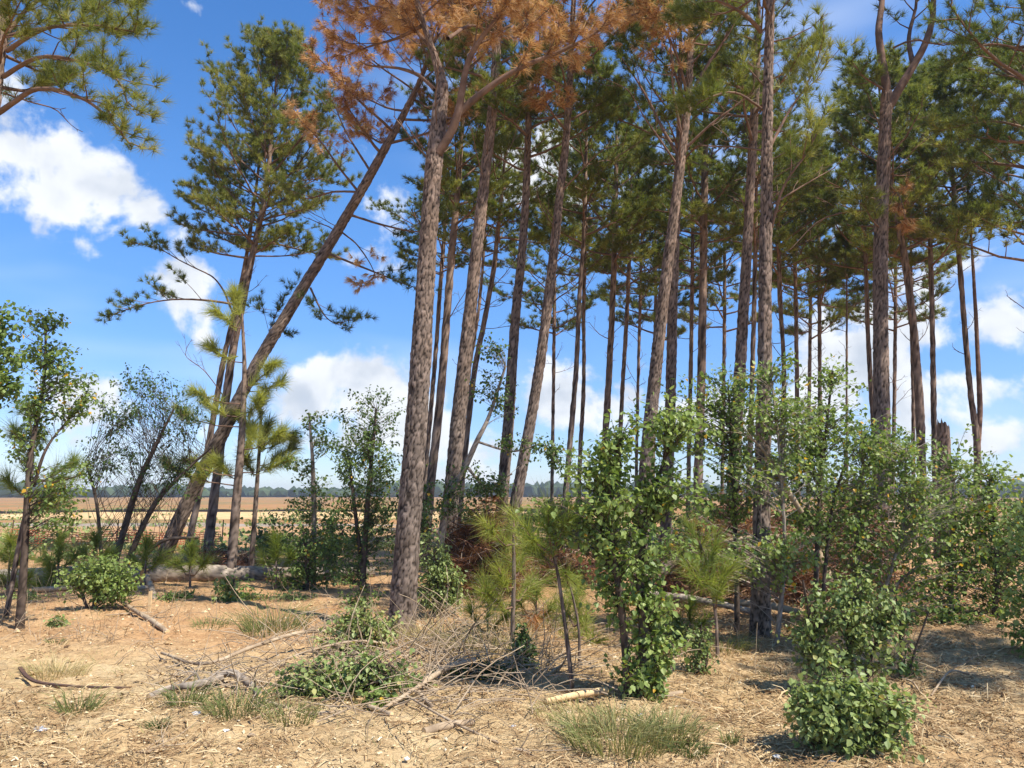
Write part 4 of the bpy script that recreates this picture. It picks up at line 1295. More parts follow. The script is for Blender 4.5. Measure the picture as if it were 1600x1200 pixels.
# ------------------------------------------------------------------ young pines
def young_pine(label, d, stem, clusters, tint=.6, mat='young_needles', K=44, L=0.27, nw=None, seed=0, name='young_pine', group='young pines', dead=()):
    rng = np.random.default_rng(300 + seed)
    p = np.array([np.append(P(x, y, d), w * d / FPX / 2) for x, y, w in stem])
    base = np.array([p[0, 0], d, float(gh(p[0, 0], d))])
    p[0, 2] = base[2] - 0.05
    root = thing(name, label, 'young pine', base, group)
    sp = smoothpath(p, max(8, int((p[-1, 2] - p[0, 2]) / 0.06)))
    V, F, A = bark_tube(sp[:, :3], np.maximum(sp[:, 3], 0.005), 12, 0.025, 0.004, seed)
    obj('stem', make_mesh('stem', V - base, F, A, 'pine_bark', True), root)
    tb = Tubes()
    for mt, cl, nm in ((mat, clusters, 'foliage'), ('brown_needles', dead, 'dead_needles')):
        C, D, T = [], [], []
        for c in cl:
            x, y, r = c[:3]
            q = P(x, y, d + (c[3] if len(c) > 3 else rng.uniform(-.3, .3)))
            rw = r * d / FPX
            s = sp[np.argmin(np.linalg.norm(sp[:, :3] - q - np.array([0, 0, -0.5 * rw]), axis=1)), :3]
            hv = q - s
            end = q + hv / max(np.linalg.norm(hv), .05) * rw * .8
            br = np.array([s, s * .5 + q * .5 - [0, 0, .05], q, end + [0, 0, rw * .35]])
            tb.add(br, [.012, .010, .008, .004], 4)
            m = max(5, int(14 * (rw / 0.3) ** 1.5))
            for k in range(m):
                f = rng.uniform(.0, 1.0)
                c0 = q + (br[3] - q) * f if f > .3 else q + (s - q) * (.3 - f) * 1.5
                o = rng.normal(size=3) * .55 + unit(br[3] - br[1]) * .8 + np.array([0, 0, .35])
                o = unit(o)
                ext = rng.uniform(.03, .16)
                C.append(c0 + o * ext)
                D.append(o)
                T.append(tint + rng.normal(0, .12))
                tb.add(np.array([c0, C[-1]]), [.006, .004], 3)
        if C:
            V, F, T = needles(np.array(C), np.array(D), K, L, nw or max(0.0048, 0.00062 * d), rng, spread=(0.08, 0.95), droop=.2 if nm == 'foliage' else .9, tint=np.array(T), shoot=.8)
            obj(nm, make_mesh(nm, V - base, F, {'tint': T}, mt), root, kind='stuff')
    tb.build('branches', 'limb_bark', root, base, kind='stuff')


young_pine('young pine with long curved dark stem in centre foreground', 6.6, [(896, 1088, 8), (886, 1000, 6.5), (872, 900, 5), (860, 850, 4)], [(858, 828, 34), (840, 850, 26), (876, 835, 24), (852, 872, 22)], .45, seed=1)
young_pine('bright yellow-green young pine left of the curved-stem one', 8.2, [(800, 985, 8), (803, 900, 6), (802, 840, 4)], [(803, 822, 24), (778, 842, 28), (815, 880, 32), (798, 872, 24), (786, 905, 26), (820, 925, 26), (775, 940, 30)], .75, seed=2)
young_pine('small young pine with single round tuft beside the leafy shrub', 7.7, [(905, 1055, 5), (904, 980, 4), (890, 910, 3)], [(886, 905, 22), (902, 955, 30), (915, 975, 24), (890, 965, 22)], .6, seed=3)
young_pine('young pine in front of the right-hand slash pile', 8.0, [(1122, 1050, 6), (1118, 960, 5), (1105, 880, 4), (1092, 845, 3)], [(1092, 852, 28), (1112, 880, 30), (1080, 885, 26), (1128, 905, 26), (1100, 920, 28), (1120, 935, 24)], .5, seed=4)
young_pine('tall young pine with yellow-green tufts beside the leaning pine', 14.6, [(360, 900, 16), (368, 800, 14), (377, 690, 11), (382, 580, 7), (378, 490, 4)],
           [(372, 485, 34), (352, 500, 24), (345, 555, 26), (408, 590, 32), (425, 605, 22), (300, 655, 26), (335, 640, 24), (280, 738, 32), (310, 730, 24), (385, 700, 38), (420, 690, 30), (350, 735, 30), (432, 728, 26), (395, 640, 26), (320, 620, 20)], .95, seed=5, K=44, L=.30)
young_pine('slim black-stemmed young pine right of the leaning pine', 16.0, [(392, 885, 9), (400, 780, 7), (406, 690, 5), (408, 640, 4)], [(412, 690, 34), (436, 715, 32), (385, 668, 28), (440, 690, 24), (408, 645, 24), (390, 730, 26)], .7, 'pine_needles', seed=6, K=44, L=.30)
young_pine('young pine with soft olive tufts at the left edge', 9.9, [(8, 975, 8), (30, 850, 7), (50, 740, 5), (48, 660, 3)], [(46, 650, 26), (32, 690, 32), (60, 690, 24), (92, 738, 30), (118, 745, 22), (45, 740, 26), (62, 785, 32), (22, 762, 22), (85, 790, 26)], .5, seed=7, L=.26)
for i, (lb, x, y, r, tn) in enumerate([('grassy pine seedling at the far left by the dark stem', 22, 905, 22, .45), ('olive pine seedling left of the slender dark sapling stem', 16, 862, 22, .5), ('pine seedling just right of the slender dark sapling stem', 78, 912, 24, .5),
                                       ('pine seedling in front of the orange barrier netting', 92, 868, 26, .45), ('pine seedling by the foot of the twiggy little tree', 150, 862, 24, .35), ('pine seedling left of the leaning pine foot', 228, 872, 22, .5),
                                       ('pine seedling right of the leaning pine foot', 298, 880, 22, .45), ('pine seedling behind the fallen log at left of centre', 432, 870, 24, .4),
                                       ('dull olive seedling under the bright young pine', 762, 958, 30, .4), ('dull olive seedling with a red dead shoot', 838, 945, 28, .45), ('olive seedling at the foot of the leafy shrub', 905, 1000, 22, .4), ('olive seedling low before the right slash pile', 1078, 970, 24, .4)]):
    d_ = 12.5 if x < 60 else 13.5 if x < 500 else 8.9
    young_pine(lb, d_, [(x, y + r * .9, 4), (x, y, 3)], [(x, y, r, 0), (x - r * .6, y + r * .4, r * .7, 0.1), (x + r * .6, y + r * .45, r * .7, -.1)], tn, seed=40 + i, name='pine_seedling', group='pine seedlings', K=44, L=.26,
               dead=((x - 2, y + 25, 10, -.2),) if i == 9 else ())

# ------------------------------------------------------------------ logs, poles, branches
def end_cap(p, nrm, r, k=16):
    u = unit(np.cross(nrm, [0.3, 0.2, 1.0]))
    w = np.cross(nrm, u)
    th = np.linspace(0, 2 * np.pi, k, endpoint=False)
    V = np.vstack([p + nrm * 0.004, p + r * (u * np.cos(th)[:, None] + w * np.sin(th)[:, None])])
    F = np.array([[0, 1 + i, 1 + (i + 1) % k] for i in range(k)])
    return V, F


def log(name, label, cat, pts, group=None, bark='pine_bark', cap=True, cell=0.05, twigs=0, seed=0, sides=None, amp=None):
    """pts: (world xyz, radius)"""
    p = np.array(pts, float)
    base = p[0, :3].copy()
    base[2] = float(gh(base[0], base[1]))
    root = thing(name, label, cat, base, group)
    L = np.linalg.norm(np.diff(p[:, :3], axis=0), axis=1).sum()
    r0 = p[:, 3].max()
    sp = smoothpath(p, max(8, int(L / max(0.03, r0 * 0.3))))
    rng = np.random.default_rng(500 + seed)
    V, F, A = bark_tube(sp[:, :3], sp[:, 3], sides or (30 if r0 > .08 else 12), min(cell, r0 * 1.2), amp if amp is not None else min(0.014, r0 * 0.2), seed)
    A['hgt'] = A['hgt'] * 0
    obj('bark', make_mesh('bark', V - base, F, A, bark, True), root)
    if cap:
        for e, f in ((0, 1), (-1, -2)):
            V, F = end_cap(sp[e, :3], unit(sp[e, :3] - sp[f, :3]), sp[e, 3] * 0.98)
            obj('cut_end', make_mesh('cut_end', V - base, F, None, 'cut_wood'), root)
    if twigs:
        tb = Tubes()
        for i in range(twigs):
            k = rng.integers(len(sp) // 4, len(sp) - 1)
            dv = unit(sp[k + 0, :3] - sp[k - 1, :3]) + rng.normal(0, .6, 3)
            dv[2] = abs(dv[2]) * .6
            l = rng.uniform(.1, .45)
            q = grow(sp[k, :3], unit(dv), l, 5, rng, -.1, .2)
            rr = max(.003, sp[k, 3] * .4)
            tb.add(q, np.linspace(rr, .002, 5), 4, rng.random())
            if rng.random() < .6:
                q2 = grow(q[2], unit(dv + rng.normal(0, .6, 3)), l * .6, 4, rng, -.1, .2)
                tb.add(q2, np.linspace(rr * .6, .0015, 4), 3, rng.random())
        tb.build('side_twigs', bark if bark != 'pine_bark' else 'dead_wood', root, base, kind='stuff')
    return root


def flat(x, y, w, d, lift=0.0):
    """log point at depth d: pixel x, width w in pixels; lies on the ground"""
    q = P(x, y, d)
    r = w * d / FPX / 2
    q[2] = float(gh(q[0], d)) + r * 0.85 + lift
    return np.append(q, r)


def air(x, y, w, d):
    q = P(x, y, d)
    return np.append(q, w * d / FPX / 2)


def gp(x, y, w, lift=0.0):
    q = G(x, y)
    r = w * q[1] / FPX / 2
    q[2] += r * 0.7 + lift
    return np.append(q, r)


log('fallen_log', 'long grey-brown fallen pine log right of the leaning pine foot', 'log', [flat(232, 910, 28, 14.2), flat(330, 905, 25, 14.5), flat(420, 898, 22, 14.9), flat(500, 892, 19, 15.4), flat(585, 888, 16, 15.8)], 'fallen logs', 'pale_bark', seed=1)
log('fallen_log', 'fallen log at the left edge ending by the leaning pine', 'log', [flat(-60, 915, 29, 13.6), flat(60, 915, 30, 13.8), flat(150, 914, 29, 13.9), flat(222, 914, 26, 14.0)], 'fallen logs', 'pale_bark', seed=2)
log('fallen_pole', 'thin pole lying in front of the left fallen log', 'pole', [flat(50, 936, 8, 12.9), flat(140, 935, 8, 12.95), flat(232, 934, 7, 13.0)], None, 'dead_wood', seed=3)
log('fallen_log', 'pale slim log lying behind the central young pines', 'log', [flat(770, 888, 9, 16.4), flat(880, 887, 10, 16.4), flat(990, 887, 9, 16.4)], 'fallen logs', 'pale_bark', seed=4)
log('leaning_pole', 'short cut branch propped on the fallen log, pale sawn end', 'pole', [air(245, 958, 10, 11.6), air(240, 930, 9, 12.2), air(230, 900, 8, 12.9)], None, 'dead_wood', seed=5)
log('fallen_branch', 'scaly branch slanting down right below the left bush', 'branch', [gp(165, 935, 5, .1), gp(205, 958, 6, .04), gp(235, 974, 8, .02), gp(262, 990, 7)], 'fallen branches', 'dead_wood', seed=6, twigs=14)
log('slash_log', 'thick dead log slanting up behind the leafy shrub', 'log', [air(1020, 905, 18, 11.4), air(1050, 880, 17, 11.5), air(1095, 850, 15, 11.8), air(1140, 810, 13, 12.0), air(1158, 765, 12, 12.2)], 'logs in the right slash pile', 'pine_bark', seed=7)
log('slash_log', 'long pale log at the bottom left of the right slash pile', 'log', [flat(1000, 925, 11, 10.9, .22), flat(1060, 930, 11, 10.8, .2), flat(1120, 945, 10, 10.6, .12), flat(1180, 962, 9, 10.3, .05)], 'logs in the right slash pile', 'pale_bark', seed=8)
log('slash_log', 'short log poking out right of the sunlit plated pine foot', 'log', [flat(1150, 955, 10, 10.6, .12), flat(1200, 955, 11, 10.5, .1), flat(1250, 964, 10, 10.3, .05)], 'logs in the right slash pile', 'dead_wood', seed=9)
log('slash_log', 'higher pale pole crossing behind the sunlit plated pine', 'log', [air(1130, 845, 6, 11.0), air(1200, 838, 7, 11.0), air(1248, 842, 7, 11.0), air(1290, 835, 5, 11.0)], 'logs in the right slash pile', 'dead_wood', seed=10, twigs=8)
log('slash_log', 'grey splintered log end rising inside the right slash pile', 'log', [air(1296, 905, 14, 10.6), air(1284, 880, 14, 10.6), air(1276, 858, 12, 10.6)], 'logs in the right slash pile', 'dead_wood', seed=11)
log('broken_limb', 'pale broken pine limb with bare side twigs by the plated pine', 'branch', [air(1252, 800, 9, 8.8), air(1230, 765, 9, 8.7), air(1210, 730, 8, 8.6), air(1190, 700, 5, 8.5), air(1168, 680, 3, 8.5)], None, 'dead_wood', seed=12, twigs=16, cap=False)
log('fallen_branch', 'long forked bare branch lying in the left foreground', 'branch', [gp(252, 1030, 4, .05), gp(318, 1050, 5, .06), gp(400, 1035, 6, .14), gp(480, 1018, 6, .18), gp(575, 1012, 6, .12)], 'fallen branches', 'dead_wood', seed=13, twigs=22)
log('fallen_branch', 'lichen-grey stub lying left of the foreground heap', 'branch', [gp(232, 1093, 10), gp(262, 1084, 9, .02), gp(300, 1081, 11, .03), gp(348, 1073, 10, .05)], 'fallen branches', 'pale_bark', seed=14, twigs=10)
log('fallen_branch', 'crooked mossy grey branch at the heap front', 'branch', [gp(338, 1072, 9, .06), gp(362, 1072, 11, .08), gp(388, 1080, 11, .04), gp(408, 1092, 10)], 'fallen branches', 'pale_bark', seed=15, twigs=6)
log('fallen_branch', 'pale curved branch below the wilting leaves', 'branch', [gp(412, 1098, 5), gp(438, 1110, 6, .02), gp(470, 1117, 6), gp(535, 1114, 5)], 'fallen branches', 'dead_wood', seed=16, twigs=10)
log('fallen_branch', 'long bleached branch rising to the right at heap centre', 'branch', [gp(595, 1112, 6), gp(648, 1090, 7, .05), gp(700, 1068, 9, .12), gp(742, 1060, 8, .14)], 'fallen branches', 'dead_wood', seed=17, twigs=12)
log('fallen_branch', 'short cut stick left of the bleached branch', 'branch', [gp(572, 1104, 6), gp(612, 1120, 8)], 'fallen branches', 'dead_wood', seed=18)
log('fallen_branch', 'stubby stick lying under the bleached branch', 'branch', [gp(650, 1086, 7, .03), gp(678, 1110, 7)], 'fallen branches', 'dead_wood', seed=19)
log('wood_chunk', 'thick tan wood chunk in the centre foreground', 'wood', [gp(662, 1148, 12), gp(700, 1139, 13), gp(740, 1133, 11)], None, 'dead_wood', seed=20)
log('fallen_stick', 'long thin pale stick slanting across the centre foreground', 'stick', [gp(624, 1092, 3, .05), gp(690, 1130, 4, .04), gp(735, 1148, 4.5, .02), gp(780, 1163, 4)], 'fallen branches', 'dead_wood', seed=21, twigs=5)
log('pale_log', 'smooth pale straight branch left of the leafy shrub foot', 'branch', [gp(852, 1104, 9, .02), gp(900, 1096, 10, .03), gp(948, 1089, 11, .03)], None, 'cut_wood', seed=22, amp=.002)
log('pale_log', 'smooth pale branch end right of the leafy shrub foot', 'branch', [gp(1012, 1093, 9), gp(1040, 1090, 9), gp(1066, 1086, 8)], None, 'dead_wood', seed=23, amp=.002)
for i, (lb, a) in enumerate([('thin arching dry branch above the heap right part', [gp(620, 1045, 3, .05), gp(690, 1012, 4, .12), gp(760, 985, 3, .1), gp(800, 975, 2, .06)]),
                             ('dry branch fanning out left at the dead pine foot', [gp(640, 1020, 4, .04), gp(560, 1030, 4, .16), gp(480, 1040, 3, .12), gp(420, 1052, 2, .05)]),
                             ('short dark branch on bare straw right of centre', [gp(850, 1062, 3, .02), gp(872, 1050, 4, .03), gp(890, 1035, 2, .05)]),
                             ('arched thin stick on the shaded straw at right', [gp(1455, 1088, 3), gp(1485, 1066, 3, .08), gp(1515, 1062, 3, .04)]),
                             ('slim stick lying left on the bare red clay', [gp(165, 962, 2), gp(225, 958, 2.5), gp(262, 962, 2)]),
                             ('pale stick beside the slender sapling foot', [gp(52, 1012, 3), gp(75, 1000, 4)]),
                             ('brown stick in the bottom left foreground', [gp(205, 1180, 4), gp(235, 1175, 5), gp(262, 1168, 4)]),
                             ('dark short stick in the bottom centre foreground', [gp(805, 1172, 5), gp(830, 1180, 5)]),
                             ('thin twig on straw right of the low rounded bush', [gp(1400, 1062, 2, .02), gp(1425, 1072, 3, .03), gp(1440, 1086, 2)])]):
    log('fallen_stick', lb, 'stick', a, 'fallen branches', 'dead_wood', seed=30 + i, twigs=4, cap=False)

# wooden survey stake
b = G(233, 958)
root = thing('wooden_stake', 'short pale wooden stake beside the propped cut branch', 'stake', b)
bm = bmesh.new()
bmesh.ops.create_cube(bm, size=1.0)
for v in bm.verts:
    v.co = Vector((v.co.x * 0.045, v.co.y * 0.022, v.co.z * 0.30 + 0.13 + (0.012 if v.co.x > 0 and v.co.z > 0 else 0)))
bmesh.ops.bevel(bm, geom=list(bm.edges), offset=0.003, segments=1, affect='EDGES')
me = bpy.data.meshes.new('post')
bm.to_mesh(me)
bm.free()
me.materials.append(MATS['cut_wood'])
obj('post', me, root)

# bent dark strip
pts = np.array([gp(30, 1057, 4, .06), gp(42, 1065, 4, .025), gp(65, 1072, 4, .01), (gp(130, 1076, 4)), gp(205, 1078, 4)])
sp = smoothpath(pts[:, :3], 40)
t_, u_, w_ = frames(sp)
sideh = np.cross(t_, [0, 0, 1.0])
V = np.stack([sp + sideh * .016, sp + sideh * .016 + [0, 0, .014], sp - sideh * .016 + [0, 0, .014], sp - sideh * .016], 1).reshape(-1, 3)
i = np.arange(39)[:, None] * 4
j = np.arange(4)[None]
F = np.stack([i + j, i + (j + 1) % 4, i + 4 + (j + 1) % 4, i + 4 + j], -1).reshape(-1, 4)
base = pts[0, :3].copy()
obj('metal_strip', make_mesh('metal_strip', V - base, F, None, 'rusty_metal'), None, base, label='dark rusty bent strip lying in the left foreground', category='metal strip')

# scraps of litter
def scrap(name, label, cat, x, y, w, mat, sq=0.45, seed=0, tall=1.0):
    rng = np.random.default_rng(700 + seed)
    p = G(x, y)
    s = w * p[1] / FPX / 2 * 0.75
    v = ICO_V * (1 + rng.normal(0, .28, (len(ICO_V), 1)))
    v = v * s * np.array([1.0, 0.8, sq]) + np.array([0, 0, s * sq * .7])
    v[:, 2] = np.maximum(v[:, 2], -.01)
    obj(name, make_mesh(name, v, ICO_F, None, mat), None, p, label=label, category=cat, group='scraps of litter')


for i, a in enumerate([('paper_scrap', 'crumpled white paper scrap in the left foreground grass', 'paper', 307, 1117, 17, 'white_paper'), ('plastic_scrap', 'small bluish plastic scrap at far left foreground', 'litter', 153, 1127, 10, 'clear_plastic'),
                       ('paper_scrap', 'thin white paper sliver in the thin grass', 'paper', 354, 1143, 11, 'white_paper'), ('pale_stone', 'pale flat stone right of the paper sliver', 'stone', 393, 1150, 15, 'dead_wood'),
                       ('crushed_bottle', 'crushed clear plastic bottle in centre foreground', 'bottle', 802, 1137, 13, 'clear_plastic'), ('paper_scrap', 'bright white scrap at the bottom of the centre foreground', 'paper', 635, 1187, 12, 'white_paper'),
                       ('plastic_scrap', 'dark and white plastic scrap near the low rounded bush', 'litter', 1214, 1184, 14, 'clear_plastic'), ('paper_scrap', 'white paper scrap at the lower right bottom edge', 'paper', 1302, 1194, 18, 'white_paper'),
                       ('pale_stone', 'pale curved bark piece on the right foreground straw', 'bark', 1432, 1178, 24, 'cut_wood', .18), ('paper_scrap', 'small white scrap beside the leafy shrub foot', 'paper', 1000, 1118, 10, 'white_paper'),
                       ('plastic_scrap', 'faint clear plastic sheet at far left bottom', 'litter', 60, 1140, 34, 'clear_plastic', .12), ('pale_stone', 'flat tan wood chip strip at the left bottom', 'wood chip', 75, 1160, 34, 'cut_wood', .1),
                       ('pale_stone', 'long tan wood chip in the bottom foreground left of centre', 'wood chip', 240, 1172, 40, 'cut_wood', .08)]):
    scrap(*a, seed=i)

# ------------------------------------------------------------------ brush piles
def brush_pile(label, cx, d, w, h, n, seed, needle=800, depth=1.2, tints=(0.0, .9)):
    rng = np.random.default_rng(900 + seed)
    base = np.array([P(cx, 900, d)[0], d, 0.0])
    base[2] = float(gh(base[0], d))
    root = thing('brush_pile', label, 'brush pile', base)
    tb = Tubes()
    C, D, T = [], [], []
    for i in range(n):
        v = rng.uniform(-1, 1, 2)
        v = v * (0.4 + 0.6 * rng.random())
        top = h * max(0.08, 1 - 0.85 * (v[0] ** 2 + v[1] ** 2)) * (0.75 + 0.5 * float(vnoise(np.array(v[0] * 3 + 9), np.array(v[1] * 3), seed)))
        p = base + np.array([v[0] * w / 2, v[1] * depth / 2, top * rng.uniform(0.15, 1.0)])
        a = rng.uniform(0, 6.28)
        e = rng.normal(0, .35)
        dv = np.array([math.cos(a) * math.cos(e), math.sin(a) * math.cos(e), math.sin(e)])
        l = rng.uniform(.25, .9)
        q = grow(p - dv * l / 2, dv, l, 5, rng, -.2, .16)
        q[:, 2] = np.maximum(q[:, 2], base[2] + .02)
        r = rng.uniform(.002, .009) if rng.random() < .93 else rng.uniform(.012, .025)
        tb.add(q, np.linspace(r, r * .4, 5), 3, rng.uniform(*tints) if rng.random() < .85 else 1.0)
        if i < needle:
            C.append(q[2]); D.append(unit(dv + rng.normal(0, .4, 3))); T.append(rng.uniform(0, .55))
    tb.build('dead_branches', 'brush_twigs', root, base, kind='stuff')
    V, F, T = needles(np.array(C), np.array(D), 22, .2, .006, rng, (.1, .9), .6, np.array(T), .15)
    obj('dead_needles', make_mesh('dead_needles', V - base, F, {'tint': T}, 'brown_needles'), root, kind='stuff')


brush_pile('dark rust-brown heap of dead pine tops behind the grey-green bush', 755, 13.0, 1.8, 1.5, 1100, 1, 800, 1.2, (0, .7))
brush_pile('broad slash pile of brown branches behind the plated pine', 1175, 11.6, 3.0, 1.6, 1600, 2, 500, 1.5)
brush_pile('brown slash heap under the forked pine', 1330, 11.8, 2.1, 1.4, 1000, 3, 350, 1.4)
brush_pile('dark twig tangle in the shade behind the long fallen log', 345, 17.2, 2.2, .5, 420, 5, 60, 1.4, (0, .5))
brush_pile('low rust-brown debris spread behind the central young pines', 880, 14.2, 2.0, .6, 420, 6, 200, 1.2, (0, .6))
brush_pile('low twiggy heap behind the leafy shrub', 1050, 12.2, 1.3, .7, 450, 4, 150, 1.0)

# ------------------------------------------------------------------ fences on the left
root = thing('orange_barrier_fence', 'sagging orange plastic barrier netting across the left background', 'fence', (P(150, 860, 23)[0], 23.0, 0))
bx = root.location
x0, x1 = P(15, 850, 23)[0], P(345, 850, 23)[0]
tb = Tubes()
nx = int((x1 - x0) / 0.09)
sag = lambda x: 0.62 - 0.10 * abs(math.sin((x - x0) * 0.9)) - 0.08 * float(vnoise(np.array(x * 1.7), np.array(0.0), 4))
xsf = np.linspace(x0, x1, 60)
for k in range(8):
    q = np.array([[x, 23 + .05 * math.sin(x * 3), max(.04, sag(x) * (k + .4) / 7.5)] for x in xsf])
    tb.add(q, np.full(60, .014), 3)
for k in range(nx):
    x = x0 + (x1 - x0) * k / nx
    tb.add(np.array([[x, 23, .03], [x, 23.03, sag(x)]]), [.008, .008], 3)
tb.build('netting', 'orange_plastic', root, bx[:], kind='stuff')
for k in range(5):
    x = x0 + (x1 - x0) * k / 4
    tb = Tubes()
    tb.add(np.array([[x, 23.06, -.1], [x + .02, 23.06, .85]]), [.018, .016], 6)
    tb.build('post', 'rusty_metal', root, bx[:])
root = thing('silt_fence', 'low black silt fence line running along the sand bank top', 'fence', (-20, 66.0, 0))
bx = np.array(root.location)
xsf = np.linspace(-62, 2, 140)
zt = bank_h(50, 72, -75, 8, 0.42, 21)(xsf, np.full_like(xsf, 62.0))
V = np.concatenate([np.stack([xsf, np.full_like(xsf, 61.9 + k * .02), zt + zz + (.05 * np.sin(xsf) if zz > 0 else 0)], -1) for k, zz in ((0, 0.0), (0, .26), (1, .26), (1, 0.0))])
m = len(xsf)
F = np.concatenate([np.stack([np.arange(m - 1) + a * m, np.arange(1, m) + a * m, np.arange(1, m) + b * m, np.arange(m - 1) + b * m], -1) for a, b in ((0, 1), (1, 2), (2, 3))])
obj('fabric', make_mesh('fabric', V - bx, F, None, 'black_plastic'), root)
for k in range(0, 140, 4):
    tb = Tubes()
    tb.add(np.array([[xsf[k], 61.8, zt[k] - .1], [xsf[k], 61.8, zt[k] + .42]]), [.025, .025], 5)
    tb.build('post', 'dead_wood', root, bx)

# ------------------------------------------------------------------ grass
def blades(C, n, rng, h, spread, w, tint, lean=.5, tj=.15):
    a = rng.uniform(0, 6.28, n)
    rr = np.sqrt(rng.random(n)) * spread
    b = C + np.stack([np.cos(a) * rr, np.sin(a) * rr, np.zeros(n)], -1)
    b[:, 2] = gh(b[:, 0], b[:, 1]) - .01
    o = unit(np.stack([np.cos(a) * lean * rng.uniform(.2, 1.4, n), np.sin(a) * lean * rng.uniform(.2, 1.4, n), np.ones(n)], -1) + rng.normal(0, .15, (n, 3)))
    l = (h * rng.uniform(.4, 1.15, n))[:, None]
    s = unit(np.cross(o, rng.normal(size=(n, 3)))) * w / 2
    m = b + o * l * .55
    e = unit(o + np.stack([np.cos(a), np.sin(a), -np.ones(n) * .9], -1) * rng.uniform(.2, .9, (n, 1)))
    t = m + e * l * .5
    V = np.stack([b - s, b + s, m + s * .8, m - s * .8, t + s * .1, t - s * .1], 1).reshape(-1, 3)
    i = np.arange(n)[:, None] * 6
    F = np.concatenate([i + np.array([0, 1, 2, 3]), i + np.array([3, 2, 4, 5])], 1).reshape(-1, 4)
    return V, F, np.repeat(np.clip(tint + rng.normal(0, tj, n), 0, 1), 6)


GG = 'clumps of grass'
for i, (lb, x, y, wpx, hpx, n, tn) in enumerate([
        ('large arching green-grey grass clump below the leafy shrub', 965, 1160, 74, 58, 620, .55), ('second half of the grassy tangle right of the shrub foot', 1040, 1150, 50, 46, 380, .58),
        ('dry tan grass clump at far left above the rusty strip', 85, 1052, 42, 26, 320, .95), ('small green grass clump right of the rusty strip end', 122, 1112, 24, 46, 110, .4), ('short dark green tuft in the left foreground', 247, 1135, 15, 16, 90, .05),
        ('thin green grass before the lichen-grey stub', 290, 1100, 22, 40, 120, .3), ('wispy grass clump in front of the crooked mossy branch', 372, 1112, 44, 42, 260, .38), ('pale wispy grass below the wilting leaves', 452, 1125, 36, 34, 190, .5),
        ('low bright green weed patch at centre right foreground', 1075, 1172, 30, 18, 200, .2), ('small tuft at the edge of the lower right straw', 1140, 1160, 10, 28, 50, .35), ('tall dry grass round the dead pine foot', 690, 1005, 60, 46, 420, .85),
        ('dry straw grass fringe in the heap centre', 760, 1020, 66, 48, 420, .82), ('green grass patch behind the left foreground branches', 430, 985, 46, 50, 380, .4), ('grass tuft on the red clay near the slender sapling', 88, 1005, 14, 12, 70, .3),
        ('grass fringe at the right of the green bush left', 330, 980, 26, 20, 150, .4), ('dry grass right of the dark sprigs', 900, 1120, 60, 26, 260, .72), ('olive grass below the bright young pine', 850, 985, 50, 36, 300, .55), ('olive grass left of the sunlit plated pine foot', 1130, 1012, 42, 30, 240, .5)]):
    rng = np.random.default_rng(1200 + i)
    p = G(x, y)
    sc = p[1] / FPX
    V, F, T = blades(p, n, rng, hpx * sc * 1.1, wpx * sc, .006, tn, .7)
    obj('grass_clump', make_mesh('grass_clump', V - p, F, {'tint': T}, 'grass'), None, p, label=lb, category='grass', group=GG)

rng = np.random.default_rng(77)
n = 34000
X = rng.uniform(-11, 11, n)
Y = rng.uniform(4.2, 17, n)
den = vnoise(X * .7, Y * .7, 51) * .6 + vnoise(X * 2.2, Y * 2.2, 52) * .4
keep = (den > .53) & (np.abs(X) < .70 * Y + 1.6)
X, Y = X[keep], Y[keep]
n = len(X)
C = np.stack([X, Y, np.zeros(n)], -1)
V, F, T = blades(C, n, rng, .10, .02, .004, np.clip(.5 + .5 * rng.random(n), 0, 1), 1.1)
obj('thin_grass', make_mesh('thin_grass', V, F, {'tint': T}, 'grass'), kind='stuff', label='thin dry grass scattered over the ground', category='grass')
# far left scrub grass band
n = 9000
X = rng.uniform(-20, 3, n)
Y = rng.uniform(16.5, 26, n)
den = vnoise(X * .5, Y * .5, 53)
keep = den > .45
X, Y = X[keep], Y[keep]
V, F, T = blades(np.stack([X, Y, 0 * X], -1), len(X), rng, .34, .05, .014, .3 + .4 * rng.random(len(X)), .6)
obj('scrub_grass', make_mesh('scrub_grass', V, F, {'tint': T}, 'grass'), kind='stuff', label='green scrub grass behind the fallen logs on the left', category='grass')

# ------------------------------------------------------------------ straw, chips, clods
def litter_sheet(n, x0, x1, y0, y1, lmin, lmax, w, tints, s, thr):
    X = rng.uniform(x0, x1, n)
    Y = y0 + (y1 - y0) * rng.random(n) ** 1.35
    den = vnoise(X * .55, Y * .55, s) * .5 + vnoise(X * 2.6, Y * 2.6, s + 1) * .5
    k = (den > thr) & (np.abs(X) < .70 * Y + 1.6) & ~((X < .3) & (Y > 6.6) & (rng.random(n) < .6))
    X, Y = X[k], Y[k]
    n = len(X)
    Z = near_h(X, Y)
    a = rng.uniform(0, 6.28, n)
    l = rng.uniform(lmin, lmax, n) / 2
    d = np.stack([np.cos(a) * l, np.sin(a) * l, rng.normal(0, .18, n) * l], -1)
    s_ = np.stack([-np.sin(a), np.cos(a), rng.normal(0, .5, n)], -1) * (w * rng.uniform(.5, 1.3, n) / 2)[:, None]
    c = np.stack([X, Y, Z + .004 + np.abs(d[:, 2])], -1)
    bow = np.array([0, 0, 1.0]) * (l * rng.uniform(0, .35, n))[:, None]
    V = np.stack([c - d - s_, c - d + s_, c + bow + s_, c + bow - s_, c + d + s_, c + d - s_], 1).reshape(-1, 3)
    i = np.arange(n)[:, None] * 6
    F = np.concatenate([i + np.array([0, 1, 2, 3]), i + np.array([3, 2, 4, 5])], 1).reshape(-1, 4)
    T = np.repeat(np.clip(rng.uniform(*tints, n), 0, 1), 6)
    return V, F, T


